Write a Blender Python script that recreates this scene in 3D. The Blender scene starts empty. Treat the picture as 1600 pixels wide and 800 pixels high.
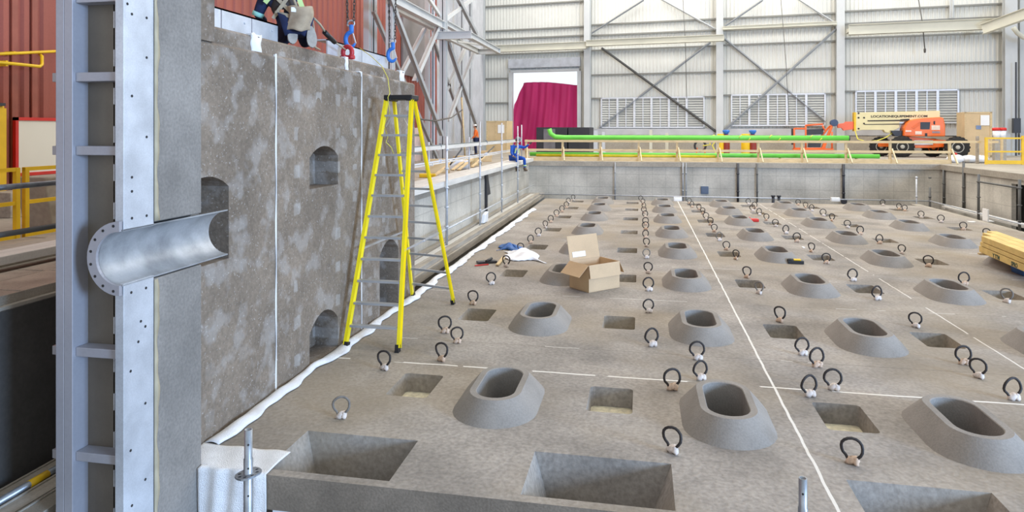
import bpy, bmesh, math, random
from mathutils import Vector, Matrix
from mathutils.geometry import delaunay_2d_cdt
random.seed(7)
PI = math.pi
SC = bpy.context.scene
COL = SC.collection

# ---------------------------------------------------------------- camera
AL = math.atan(201 / 1050.0)          # view is turned this far from the bay axis
CA, SA = math.cos(AL), math.sin(AL)
FPX, HOR, EYE = 1050.0, 203.0, 3.0    # focal length in pixels, horizon row, eye height
cam_d = bpy.data.cameras.new('camera')
cam = bpy.data.objects.new('camera', cam_d)
COL.objects.link(cam)
cam.location = (0, 0, EYE)
cam.rotation_euler = (PI / 2, 0, AL)
cam_d.sensor_width = 36
cam_d.lens = 36 * FPX / 1600
cam_d.shift_y = -(400 - HOR) / 1600
cam_d.clip_end = 300
SC.camera = cam

# ---------------------------------------------------------------- light
SC.view_settings.view_transform = 'Standard'
SC.view_settings.look = 'None'
SC.view_settings.gamma = 1
SC.view_settings.use_curve_mapping = False
SC.view_settings.exposure = 0.0
world = bpy.data.worlds.new('overcast')
SC.world = world
world.use_nodes = True
bg = world.node_tree.nodes['Background']
bg.inputs[0].default_value = (0.90, 0.95, 1.0, 1)
bg.inputs[1].default_value = 1.1

def area(name, loc, target, sx, sy, power, col):
    d = bpy.data.lights.new(name, 'AREA')
    d.shape = 'RECTANGLE'; d.size = sx; d.size_y = sy; d.energy = power; d.color = col
    o = bpy.data.objects.new(name, d); COL.objects.link(o)
    o.location = loc
    o.rotation_euler = (Vector(target) - Vector(loc)).to_track_quat('-Z', 'Y').to_euler()
    return o
area('daylight_from_side_door', (24, -6, 5.2), (-4, 9, 1.5), 6, 5, 10000, (0.42, 0.64, 1.0))
area('high_bay_lamps', (4, 12, 16.6), (4, 12, 0), 26, 7, 1500, (1.0, 0.92, 0.80))
area('high_bay_lamps', (4, 28, 16.6), (4, 28, 0), 30, 9, 4300, (1.0, 0.97, 0.92))
area('high_bay_lamps', (6, 43, 16.6), (6, 43, 0), 34, 6, 3300, (1.0, 0.98, 0.93))

# ---------------------------------------------------------------- pixel rays (photo frame 1600 x 800)
def ray(u):
    a = u - 800
    return (CA * a - SA * FPX, CA * FPX + SA * a)
def G(u, v, z=0.0):
    s = (EYE - z) / (v - HOR); d = ray(u)
    return Vector((d[0] * s, d[1] * s, z))
def PX(u, v, X):
    d = ray(u); s = X / d[0]
    return Vector((X, d[1] * s, EYE + (HOR - v) * s))
def PY(u, v, Y):
    d = ray(u); s = Y / d[1]
    return Vector((d[0] * s, Y, EYE + (HOR - v) * s))
# the hall's end wall stands a little askew of the pit: t along it, n out of it, z up
W_F0, W_R0 = 47.0, 8.952
W_D, W_N = (0.950, -0.312), (-0.312, -0.950)
def rf(r, f_):
    return (CA * r - SA * f_, SA * r + CA * f_)
def W(t, n, z):
    r = W_R0 + t * W_D[0] + n * W_N[0]; f_ = W_F0 + t * W_D[1] + n * W_N[1]
    x, y = rf(r, f_)
    return Vector((x, y, z))
def BW(u, v, n=0.0):
    k = (u - 800) / FPX
    t = (k * (W_F0 - .950 * n) - W_R0 + .312 * n) / (.950 + .312 * k)
    f_ = W_F0 - .312 * t - .950 * n
    return t, EYE + (HOR - v) * f_ / FPX
def WP(u, v, n=0.0):
    t, z = BW(u, v, n)
    return W(t, n, z)

# ---------------------------------------------------------------- materials
def lin(h):
    h = h.lstrip('#')
    c = [int(h[i:i + 2], 16) / 255 for i in (0, 2, 4)]
    return tuple(x / 12.92 if x <= .04045 else ((x + .055) / 1.055) ** 2.4 for x in c) + (1,)
MATS = {}
def mat(name, hexc, rough=.7, metal=0, var=.18, scale=3.0, grain=0, bump=0, dark=None, stretch=None):
    """a paint, metal or timber: base colour broken up by noise, with optional fine grain and bump"""
    if name in MATS: return MATS[name]
    m = bpy.data.materials.new(name); m.use_nodes = True
    nt = m.node_tree; N = nt.nodes; L = nt.links
    p = N['Principled BSDF']
    p.inputs['Roughness'].default_value = rough; p.inputs['Metallic'].default_value = metal
    tc = N.new('ShaderNodeTexCoord'); mp = N.new('ShaderNodeMapping')
    L.new(tc.outputs['Object'], mp.inputs[0])
    if stretch: mp.inputs['Scale'].default_value = stretch
    no = N.new('ShaderNodeTexNoise'); no.inputs['Scale'].default_value = scale
    no.inputs['Detail'].default_value = 6; L.new(mp.outputs[0], no.inputs['Vector'])
    rp = N.new('ShaderNodeValToRGB'); L.new(no.outputs['Fac'], rp.inputs[0])
    c = lin(hexc); d = lin(dark) if dark else tuple(x * (1 - var) for x in c[:3]) + (1,)
    b = tuple(min(1, x * (1 + var * .5)) for x in c[:3]) + (1,)
    rp.color_ramp.elements[0].position = .32; rp.color_ramp.elements[1].position = .68
    rp.color_ramp.elements[0].color = d; rp.color_ramp.elements[1].color = b
    out = rp.outputs[0]
    if grain:
        n2 = N.new('ShaderNodeTexNoise'); n2.inputs['Scale'].default_value = scale * 22
        n2.inputs['Detail'].default_value = 3; L.new(tc.outputs['Object'], n2.inputs['Vector'])
        mr = N.new('ShaderNodeMapRange'); mr.inputs[1].default_value = .3; mr.inputs[2].default_value = .7
        mr.inputs[3].default_value = 1 - grain; mr.inputs[4].default_value = 1 + grain
        L.new(n2.outputs['Fac'], mr.inputs[0])
        mx = N.new('ShaderNodeMix'); mx.data_type = 'RGBA'; mx.blend_type = 'MULTIPLY'; mx.inputs[0].default_value = 1
        L.new(out, mx.inputs[6]); L.new(mr.outputs[0], mx.inputs[7]); out = mx.outputs[2]
        no = n2
    L.new(out, p.inputs['Base Color'])
    if bump:
        bp = N.new('ShaderNodeBump'); bp.inputs['Strength'].default_value = bump; bp.inputs['Distance'].default_value = .02
        L.new(no.outputs['Fac'], bp.inputs['Height']); L.new(bp.outputs[0], p.inputs['Normal'])
    MATS[name] = m
    return m

def mul_over(m, build):
    """insert a node chain that lays something over a material's colour"""
    nt = m.node_tree; p = nt.nodes['Principled BSDF']
    src = p.inputs['Base Color'].links[0].from_socket
    out = build(nt, src)
    nt.links.new(out, p.inputs['Base Color'])

def math_node(nt, op, a, b=None, c=None):
    n = nt.nodes.new('ShaderNodeMath'); n.operation = op
    for i, x in enumerate((a, b, c)):
        if x is None: continue
        if isinstance(x, (int, float)): n.inputs[i].default_value = x
        else: nt.links.new(x, n.inputs[i])
    return n.outputs[0]
def mix_col(nt, fac, a, b):
    n = nt.nodes.new('ShaderNodeMix'); n.data_type = 'RGBA'
    nt.links.new(fac, n.inputs[0]) if not isinstance(fac, float) else setattr(n.inputs[0], 'default_value', fac)
    for i, x in ((6, a), (7, b)):
        if isinstance(x, tuple): n.inputs[i].default_value = x
        else: nt.links.new(x, n.inputs[i])
    return n.outputs[2]
def world_xyz(nt):
    g = nt.nodes.new('ShaderNodeNewGeometry'); s = nt.nodes.new('ShaderNodeSeparateXYZ')
    nt.links.new(g.outputs['Position'], s.inputs[0])
    return s.outputs, g.outputs['Position']
def noise(nt, vec, scale, detail=4):
    n = nt.nodes.new('ShaderNodeTexNoise'); n.inputs['Scale'].default_value = scale; n.inputs['Detail'].default_value = detail
    nt.links.new(vec, n.inputs['Vector']); return n.outputs['Fac']

# slab: tan cast concrete with the pale grouted joints between the cast blocks
M_slab = mat('slab_concrete', '#979088', .85, 0, .32, 1.1, .20, .25)
def slab_joints(nt, src):
    (x, y, z), pos = world_xyz(nt)
    st = noise(nt, pos, .35, 5)
    sf = math_node(nt, 'MULTIPLY', math_node(nt, 'SUBTRACT', st, .46), 3.2)
    sf = math_node(nt, 'MINIMUM', math_node(nt, 'MAXIMUM', sf, 0.0), .55)
    col = mix_col(nt, sf, src, lin('#91836c'))
    brk = noise(nt, pos, 1.3, 3)
    def line(coord, at, hw, lo, amount):
        nonlocal col
        wob = math_node(nt, 'MULTIPLY', math_node(nt, 'SUBTRACT', noise(nt, pos, 3.0, 2), .5), .03)
        d = math_node(nt, 'ABSOLUTE', math_node(nt, 'ADD', math_node(nt, 'SUBTRACT', coord, at), wob))
        on = math_node(nt, 'LESS_THAN', d, hw)
        br = math_node(nt, 'GREATER_THAN', brk, lo)
        f = math_node(nt, 'MULTIPLY', math_node(nt, 'MULTIPLY', on, br), amount)
        col = mix_col(nt, f, col, lin('#e6e2da'))
    def seam(coord, at):
        nonlocal col
        d = math_node(nt, 'ABSOLUTE', math_node(nt, 'SUBTRACT', coord, at))
        f = math_node(nt, 'MULTIPLY', math_node(nt, 'LESS_THAN', d, .007), .55)
        col = mix_col(nt, f, col, lin('#5d564c'))
    line(x, 1.53, .014, .30, .9); line(x, 4.73, .012, .42, .7)
    line(y, 8.26, .016, .42, .95); line(y, 9.23, .012, .56, .7)
    for yy in (12.1, 15.1, 18.1, 21.1, 24.1): line(y, yy, .012, .57, .7)
    for yy in (9.225, 12.09, 15.09, 18.09, 21.09): seam(y, yy)
    return col
mul_over(M_slab, slab_joints)

# wall panels: grey-brown concrete with the paler square patches over the filled tie holes
M_panel = mat('panel_concrete', '#7f7264', .9, 0, .36, 1.3, .18, .25)
def panel_patches(nt, src):
    (x, y, z), pos = world_xyz(nt)
    wob = noise(nt, pos, 6.0, 2)
    fy = math_node(nt, 'FRACT', math_node(nt, 'DIVIDE', math_node(nt, 'ADD', y, math_node(nt, 'MULTIPLY', wob, .06)), .56))
    fz = math_node(nt, 'FRACT', math_node(nt, 'DIVIDE', math_node(nt, 'ADD', z, math_node(nt, 'MULTIPLY', wob, .07)), .46))
    dy = math_node(nt, 'ABSOLUTE', math_node(nt, 'SUBTRACT', fy, .5)); dz = math_node(nt, 'ABSOLUTE', math_node(nt, 'SUBTRACT', fz, .5))
    def soft(d, h):
        n = nt.nodes.new('ShaderNodeMapRange'); n.interpolation_type = 'SMOOTHSTEP'
        n.inputs[1].default_value = h + .03; n.inputs[2].default_value = h - .03; nt.links.new(d, n.inputs[0]); return n.outputs[0]
    m = math_node(nt, 'MULTIPLY', soft(dy, .13), soft(dz, .16))
    k = math_node(nt, 'GREATER_THAN', noise(nt, pos, .7, 2), .46)
    k = math_node(nt, 'MULTIPLY', k, math_node(nt, 'ADD', .35, math_node(nt, 'MULTIPLY', math_node(nt, 'GREATER_THAN', y, 7.06), .65)))
    f = math_node(nt, 'MULTIPLY', math_node(nt, 'MULTIPLY', math_node(nt, 'MULTIPLY', m, k), noise(nt, pos, 2.3, 3)), .42)
    sc = math_node(nt, 'MULTIPLY', math_node(nt, 'SUBTRACT', noise(nt, pos, 3.4, 8), .52), 3.0)
    sc = math_node(nt, 'MINIMUM', math_node(nt, 'MAXIMUM', sc, 0.0), .3)
    src = mix_col(nt, sc, src, lin('#b3afab'))
    sp = math_node(nt, 'MULTIPLY', math_node(nt, 'GREATER_THAN', noise(nt, pos, 45, 2), .67), .35)
    src = mix_col(nt, sp, src, lin('#cdcac6'))
    return mix_col(nt, f, src, lin('#cfd0cf'))
mul_over(M_panel, panel_patches)

M_pilaster = mat('pilaster_concrete', '#86817b', .9, 0, .26, 1.8, .14, .2)
M_collar = mat('collar_concrete', '#8c867f', .85, 0, .16, 2.5, .10, .15)
M_pit = mat('pit_wall_concrete', '#c2bdb2', .9, 0, .26, .8, .08, .15)
def pit_forms(nt, src):
    (x, y, z), pos = world_xyz(nt)
    h = math_node(nt, 'ADD', x, y)
    f1 = math_node(nt, 'LESS_THAN', math_node(nt, 'ABSOLUTE', math_node(nt, 'SUBTRACT', math_node(nt, 'FRACT', math_node(nt, 'DIVIDE', h, .61)), .5)), .018)
    f2 = math_node(nt, 'LESS_THAN', math_node(nt, 'ABSOLUTE', math_node(nt, 'SUBTRACT', math_node(nt, 'FRACT', math_node(nt, 'DIVIDE', z, .61)), .5)), .02)
    f = math_node(nt, 'MULTIPLY', math_node(nt, 'MAXIMUM', f1, f2), .28)
    return mix_col(nt, f, src, lin('#6d6a64'))
mul_over(M_pit, pit_forms)
M_hall = mat('hall_floor_concrete', '#a79f92', .85, 0, .2, .6, .1)
M_dark = mat('dark_concrete', '#6b655d', .95, 0, .35, 1.2, .15)
M_siding = mat('pale_siding', '#dad9d2', .55, 0, .06, .5)
M_red = mat('red_siding', '#984f40', .6, 0, .16, 1.2, .05, 0, None, (1, 1, .15))
M_greysiding = mat('grey_siding', '#c0c0c2', .6, 0, .15, 1.0)
M_steel = mat('painted_steel', '#c6c8c8', .5, 0, .08, 1.0)
M_girt = mat('girt_steel', '#87867f', .5, 0, .1, 1.0)
M_brace = mat('brace_steel', '#a0a3a6', .5, 0, .1, 1.0)
M_darkbrace = mat('dark_brace_steel', '#5f5f5d', .5, 0, .1, 1.0)
M_cream = mat('cream_steel', '#d2cfbf', .5, 0, .07, .8)
M_column = mat('primed_steel', '#a09fa5', .45, .25, .10, 1.5, .03)
M_web = mat('web_steel', '#6c655b', .5, .25, .22, 2.0, .03)
M_galv = mat('galvanised_steel', '#c6cad0', .45, .35, .20, 3.5, .06)
M_galvm = mat('galvanised_tube', '#a0a6ad', .4, .7, .25, 12, .1)
M_trough = mat('trough_steel', '#a4a7aa', .45, .4, .45, 2.6, .05, 0, '#6a6e73')
M_hole = mat('bolt_hole', '#2c2a2a', .9)
M_white = mat('white_geotextile', '#e9e9ea', .95, 0, .10, 5, .06, .6)
M_grout = mat('white_grout', '#e4e2df', .9, 0, .08, 6)
M_foam = mat('cream_foam', '#f3e8c8', .95, 0, .25, 14, .12, .4)
M_loop = mat('black_loop', '#2b2524', .6, 0, .3, 20)
M_loopg = mat('grey_loop', '#77716a', .7, 0, .3, 20)
M_tape = mat('white_tape', '#e3d6cc', .8, 0, .22, 25)
M_tapeo = mat('stained_tape', '#dcbfa6', .8, 0, .3, 25)
M_yellow = mat('yellow_fibreglass', '#f8e01a', .4, 0, .08, 3)
M_ysafe = mat('yellow_paint', '#e8bb16', .5, 0, .12, 3)
M_alu = mat('aluminium', '#c3c5c8', .35, .6, .08, 5)
M_black = mat('black_plastic', '#1d1d20', .5, 0, .2, 5)
M_rubber = mat('tyre_rubber', '#2a2826', .85, 0, .3, 6, .1)
M_wood = mat('pine_timber', '#d5bd92', .75, 0, .16, 3, .06, 0, None, (1, 1, 5))
M_lumber = mat('yellow_lumber', '#dcbd74', .75, 0, .16, 4, .06)
M_ply = mat('plywood', '#d7bd93', .75, 0, .10, 1.5, .05)
M_card = mat('cardboard', '#cfb28e', .8, 0, .10, 2, .03)
M_paper = mat('white_paper', '#f3f3f1', .8, 0, .03)
M_ink = mat('dark_ink', '#3b3733', .8)
M_green = mat('green_pipe', '#6ed04a', .4, 0, .10, 1.5)
M_orange = mat('orange_paint', '#ee6f1c', .4, 0, .08, 1.2)
M_creamlift = mat('cream_paint', '#e6d7a2', .45, 0, .08, 1.2)
M_blue = mat('blue_hook', '#2f74c8', .45, 0, .2, 8)
M_redm = mat('red_shackle', '#b5222c', .45, 0, .2, 8)
M_chain = mat('chain_steel', '#5a534e', .45, .6, .3, 20)
M_tarp = mat('magenta_tarp', '#c9487a', .6, 0, .30, .7, .05, 0, '#8e2146', (1.5, 1.5, .25))
def make_translucent(m, col, k):
    nt = m.node_tree; p = nt.nodes['Principled BSDF']; o = [n for n in nt.nodes if n.type == 'OUTPUT_MATERIAL'][0]
    t = nt.nodes.new('ShaderNodeBsdfTranslucent'); t.inputs[0].default_value = lin(col)
    x = nt.nodes.new('ShaderNodeMixShader'); x.inputs[0].default_value = k
    nt.links.new(p.outputs[0], x.inputs[1]); nt.links.new(t.outputs[0], x.inputs[2]); nt.links.new(x.outputs[0], o.inputs[0])
make_translucent(M_tarp, '#f07ab8', .6)
M_navy = mat('navy_cloth', '#1f2a4d', .9, 0, .25, 8, .08)
M_bluecl = mat('blue_cloth', '#1e52ae', .9, 0, .2, 6, .05)
M_vest = mat('charcoal_vest', '#3a3637', .9, 0, .25, 8)
M_orangev = mat('orange_vest', '#f0752b', .8, 0, .1, 5)
M_hiviz = mat('lime_stripe', '#c7e39b', .7, 0, .08, 5)
M_webbing = mat('tan_webbing', '#a89c86', .85, 0, .15, 12)
M_canvas = mat('canvas_bag', '#b09e86', .9, 0, .25, 7, .06, .3)
M_boot = mat('boot_leather', '#6b5a49', .85, 0, .3, 8)
M_sole = mat('boot_sole', '#aaa49b', .9, 0, .2, 14, .1)
M_skin = mat('skin', '#b98868', .6, 0, .1, 8)
M_glove = mat('grey_glove', '#55504e', .9, 0, .2, 10)
M_hat = mat('white_helmet', '#ecebe6', .35, 0, .03)
M_bluetarp = mat('blue_tarp', '#2c5f9f', .6, 0, .25, 6)
M_plastic = mat('white_plastic_sheet', '#eceef2', .4, 0, .06, 4)
M_louvre = mat('louvre_metal', '#c3c3bd', .5, .1, .12, .8)
M_frame = mat('window_frame_metal', '#d8dbe2', .4, .1, .06)
M_plate = mat('checker_plate', '#aba294', .6, .2, .25, 3, .12)
M_plank = mat('weathered_plank', '#aaa194', .85, 0, .25, 2, .1, 0, None, (6, .6, 6))
M_deck = mat('pale_deck', '#d3d0ca', .8, 0, .12, 2, .05, 0, None, (6, .6, 6))
M_bluegrey = mat('blue_grey_panel', '#5c6a80', .6, 0, .1, 3)
M_darkpanel = mat('dark_panel', '#34353b', .5, 0, .15, 2)
M_rope = mat('yellow_rope', '#e3d75c', .8)
M_wire = mat('grey_cable', '#58544f', .6)
M_redpaint = mat('red_paint', '#cf2a20', .5, 0, .12, 3)
M_board = mat('whiteboard', '#e3dfd2', .45, 0, .03, 1)
M_brownred = mat('cylinder_red', '#8e2f26', .45, 0, .15, 4)

# ---------------------------------------------------------------- mesh building
class B:
    """collects faces of one mesh in world coordinates"""
    def __init__(s): s.v = []; s.f = []; s.m = []; s.s = []
    def add(s, vs, fs, mi=0, smooth=False):
        o = len(s.v); s.v += [Vector(v) for v in vs]
        for f in fs: s.f.append([i + o for i in f]); s.m.append(mi); s.s.append(smooth)
        return s
    def box(s, x0, x1, y0, y1, z0, z1, mi=0):
        return s.obox(Vector(((x0 + x1) / 2, (y0 + y1) / 2, (z0 + z1) / 2)), Vector(((x1 - x0) / 2, 0, 0)), Vector((0, (y1 - y0) / 2, 0)), Vector((0, 0, (z1 - z0) / 2)), mi)
    def obox(s, c, a, b, d, mi=0):
        c = Vector(c); a = Vector(a); b = Vector(b); d = Vector(d)
        vs = [c - a - b - d, c + a - b - d, c + a + b - d, c - a + b - d, c - a - b + d, c + a - b + d, c + a + b + d, c - a + b + d]
        return s.add(vs, [(0, 3, 2, 1), (4, 5, 6, 7), (0, 1, 5, 4), (1, 2, 6, 5), (2, 3, 7, 6), (3, 0, 4, 7)], mi)
    def wbox(s, t0, t1, n0, n1, z0, z1, mi=0):
        vs = [W(t, n, z) for z in (z0, z1) for (t, n) in ((t0, n0), (t1, n0), (t1, n1), (t0, n1))]
        return s.add(vs, [(0, 3, 2, 1), (4, 5, 6, 7), (0, 1, 5, 4), (1, 2, 6, 5), (2, 3, 7, 6), (3, 0, 4, 7)], mi)
    def beam(s, p, q, w, h, up=(0, 0, 1), mi=0):
        p = Vector(p); q = Vector(q); d = q - p; up = Vector(up)
        a = d.cross(up)
        if a.length < 1e-6: a = d.cross(Vector((0, 1, 0)))
        a.normalize(); b = a.cross(d).normalized()
        return s.obox((p + q) / 2, a * w / 2, d / 2, b * h / 2, mi)
    def ibeam(s, p, q, w, h, up=(0, 0, 1), tk=.022, mi=0):
        """rolled H section: two flanges of width w, web of height h"""
        p = Vector(p); q = Vector(q); d = q - p; up = Vector(up)
        a = d.cross(up)
        if a.length < 1e-6: a = d.cross(Vector((0, 1, 0)))
        a.normalize(); b = a.cross(d).normalized(); c = (p + q) / 2
        s.obox(c + b * (h / 2 - tk / 2), a * w / 2, d / 2, b * tk / 2, mi)
        s.obox(c - b * (h / 2 - tk / 2), a * w / 2, d / 2, b * tk / 2, mi)
        return s.obox(c, a * tk / 2, d / 2, b * (h / 2 - tk), mi)
    def path(s, pts, r, n=8, mi=0, closed=False, cap=True):
        pts = [Vector(p) for p in pts]; k = len(pts); rs = r if isinstance(r, (list, tuple)) else [r] * k
        vs = []; ref = None
        for i, p in enumerate(pts):
            if closed: t = pts[(i + 1) % k] - pts[i - 1]
            else: t = pts[min(i + 1, k - 1)] - pts[max(i - 1, 0)]
            t.normalize()
            if ref is None: ref = Vector((0, 0, 1)) if abs(t.z) < .9 else Vector((1, 0, 0))
            a = (ref - t * ref.dot(t))
            if a.length < 1e-5: a = t.orthogonal()
            a.normalize(); ref = a; b = t.cross(a)
            for j in range(n):
                th = 2 * PI * j / n
                vs.append(p + (a * math.cos(th) + b * math.sin(th)) * rs[i])
        fs = []
        for i in range(k if closed else k - 1):
            for j in range(n):
                i2 = (i + 1) % k
                fs.append((i * n + j, i * n + (j + 1) % n, i2 * n + (j + 1) % n, i2 * n + j))
        o = len(s.v); s.add(vs, fs, mi, True)
        if cap and not closed:
            s.f.append([o + j for j in reversed(range(n))]); s.m.append(mi); s.s.append(False)
            s.f.append([o + (k - 1) * n + j for j in range(n)]); s.m.append(mi); s.s.append(False)
        return s
    def tube(s, p, q, r, n=10, mi=0): return s.path([p, q], r, n, mi)
    def prism(s, poly, ext, mi=0):
        """closed polygon of 3-D points pushed along ext"""
        k = len(poly); e = Vector(ext); vs = [Vector(p) for p in poly] + [Vector(p) + e for p in poly]
        fs = [tuple(reversed(range(k))), tuple(range(k, 2 * k))] + [(i, (i + 1) % k, (i + 1) % k + k, i + k) for i in range(k)]
        return s.add(vs, fs, mi)
    def lathe(s, c, axis, prof, n=16, mi=0):
        """prof: (radius, along axis) pairs"""
        ax = Vector(axis).normalized(); a = ax.orthogonal().normalized(); b = ax.cross(a); c = Vector(c)
        vs = [c + ax * h + (a * math.cos(2 * PI * j / n) + b * math.sin(2 * PI * j / n)) * max(r, 1e-4) for r, h in prof for j in range(n)]
        fs = [(i * n + j, i * n + (j + 1) % n, (i + 1) * n + (j + 1) % n, (i + 1) * n + j) for i in range(len(prof) - 1) for j in range(n)]
        s.add(vs, fs, mi, True)
        o = len(s.v) - len(vs)
        s.f.append([o + j for j in range(n)]); s.m.append(mi); s.s.append(False)
        s.f.append([o + (len(prof) - 1) * n + j for j in range(n)]); s.m.append(mi); s.s.append(False)
        return s
    def blob(s, c, a, b, d, mi=0, seed=0, rough=.0, n=10, m=6):
        """lumpy ellipsoid with half axes a, b, d"""
        rnd = random.Random(seed); c = Vector(c); a = Vector(a); b = Vector(b); d = Vector(d)
        vs = []
        for i in range(m + 1):
            ph = -PI / 2 + PI * i / m
            for j in range(n):
                th = 2 * PI * j / n; k = 1 + rough * (rnd.random() - .5) * 2
                vs.append(c + (a * math.cos(th) * math.cos(ph) + b * math.sin(th) * math.cos(ph) + d * math.sin(ph)) * k)
        fs = [(i * n + j, i * n + (j + 1) % n, (i + 1) * n + (j + 1) % n, (i + 1) * n + j) for i in range(m) for j in range(n)]
        return s.add(vs, fs, mi, True)
    def grid(s, fn, nu, nv, mi=0, thick=0, smooth=True):
        """surface fn(u,v)->point on 0..1 x 0..1; thick gives it a second side"""
        P_ = [[Vector(fn(i / nu, j / nv)) for j in range(nv + 1)] for i in range(nu + 1)]
        vs = [p for r in P_ for p in r]; q = nv + 1
        fs = [(i * q + j, (i + 1) * q + j, (i + 1) * q + j + 1, i * q + j + 1) for i in range(nu) for j in range(nv)]
        if thick:
            k = len(vs); off = []
            for i in range(nu + 1):
                for j in range(nv + 1):
                    du = P_[min(i + 1, nu)][j] - P_[max(i - 1, 0)][j]; dv = P_[i][min(j + 1, nv)] - P_[i][max(j - 1, 0)]
                    nn = du.cross(dv)
                    if nn.length < 1e-9: nn = Vector((0, 0, 1))
                    off.append(P_[i][j] - nn.normalized() * thick)
            vs += off
            fs += [tuple(x + k for x in reversed(f)) for f in fs]
            for i in range(nu):
                for j in (0, nv): a0, a1 = i * q + j, (i + 1) * q + j; fs.append((a0, a1, a1 + k, a0 + k))
            for j in range(nv):
                for i in (0, nu): a0, a1 = i * q + j, i * q + j + 1; fs.append((a0, a1, a1 + k, a0 + k))
        return s.add(vs, fs, mi, smooth)
    def holed(s, O, e1, e2, en, outer, holes, thick, mi=0, pmi=None):
        """flat face (outer loop, 2-D in e1,e2) with pockets; holes = (top loop, bottom loop, depth, floor material); en points out"""
        O = Vector(O); e1 = Vector(e1); e2 = Vector(e2); en = Vector(en)
        P3 = lambda p, d=0: O + e1 * p[0] + e2 * p[1] - en * d
        pts = [Vector(p) for p in outer]; loops = [list(range(len(outer)))]
        for h in holes:
            loops.append(list(range(len(pts), len(pts) + len(h[0])))); pts += [Vector(p) for p in h[0]]
        ed = [(l[i], l[(i + 1) % len(l)]) for l in loops for i in range(len(l))]
        pv, _, pf, _, _, _ = delaunay_2d_cdt(pts, ed, [], 0, 1e-6)
        def inside(p, poly):
            r = False
            for i in range(len(poly)):
                (x1, y1), (x2, y2) = poly[i - 1], poly[i]
                if (y1 > p[1]) != (y2 > p[1]) and p[0] < (x2 - x1) * (p[1] - y1) / (y2 - y1) + x1: r = not r
            return r
        boxes = [(min(p[0] for p in h[0]), max(p[0] for p in h[0]), min(p[1] for p in h[0]), max(p[1] for p in h[0]), h[0]) for h in holes]
        fs = []
        for f in pf:
            c = (sum(pv[i][0] for i in f) / 3, sum(pv[i][1] for i in f) / 3)
            if not inside(c, outer): continue
            if any(q[0] < c[0] < q[1] and q[2] < c[1] < q[3] and inside(c, q[4]) for q in boxes): continue
            fs.append(list(f))
        vs = [P3(p) for p in pv]
        s.add(vs, fs, mi)
        for h in holes:
            k = len(h[0]); vs = [P3(p) for p in h[0]] + [P3(p, h[2]) for p in h[1]]
            s.add(vs, [(i, (i + 1) % k, (i + 1) % k + k, i + k) for i in range(k)], mi)
            s.add([P3(p, h[2]) for p in h[1]], [tuple(range(k))], h[3])
        if thick:
            k = len(outer); vs = [P3(p) for p in outer] + [P3(p, thick) for p in outer]
            s.add(vs, [(i, (i + 1) % k, (i + 1) % k + k, i + k) for i in range(k)] + [tuple(range(k, 2 * k))], mi)
        return s
    def build(s, name, mats, parent=None, origin=None, bevel=0, weld=False):
        me = bpy.data.meshes.new(name)
        if origin is None:
            if parent is not None: origin = Vector(parent['_o'])
            else:
                lo = [min(v[i] for v in s.v) for i in range(3)]; hi = [max(v[i] for v in s.v) for i in range(3)]
                origin = Vector(((lo[0] + hi[0]) / 2, (lo[1] + hi[1]) / 2, lo[2]))
        origin = Vector(origin)
        me.from_pydata([v - origin for v in s.v], [], s.f)
        for i, p in enumerate(me.polygons): p.material_index = s.m[i]; p.use_smooth = s.s[i]
        for m in (mats if isinstance(mats, (list, tuple)) else [mats]): me.materials.append(m)
        bm = bmesh.new(); bm.from_mesh(me)
        if weld: bmesh.ops.remove_doubles(bm, verts=bm.verts, dist=1e-4)
        bmesh.ops.recalc_face_normals(bm, faces=bm.faces)
        bm.to_mesh(me); bm.free()
        o = bpy.data.objects.new(name, me); COL.objects.link(o)
        o['_o'] = list(origin)
        if parent is not None:
            o.parent = parent; o.location = origin - Vector(parent['_o'])
        else: o.location = origin
        if bevel:
            md = o.modifiers.new('edge_round', 'BEVEL'); md.width = bevel; md.segments = 2; md.limit_method = 'ANGLE'
        return o

def tag(o, label, cat, group=None, kind=None):
    o['label'] = label; o['category'] = cat
    if group: o['group'] = group
    if kind: o['kind'] = kind
    return o
def thing(name, loc, label, cat, group=None):
    o = bpy.data.objects.new(name, None); COL.objects.link(o)
    o.empty_display_size = .1; o.location = loc; o['_o'] = list(loc)
    return tag(o, label, cat, group)
def struct(o): o['kind'] = 'structure'; return o
def copy_tree(o, parent=None):
    c = o.copy(); COL.objects.link(c)
    if parent is not None: c.parent = parent
    for ch in [x for x in bpy.data.objects if x.parent == o]: copy_tree(ch, c)
    return c
ORD = ['zeroth', 'first', 'second', 'third', 'fourth', 'fifth', 'sixth', 'seventh', 'eighth', 'ninth', 'tenth', 'eleventh', 'twelfth',
       'thirteenth', 'fourteenth', 'fifteenth', 'sixteenth', 'seventeenth', 'eighteenth', 'nineteenth']

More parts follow.
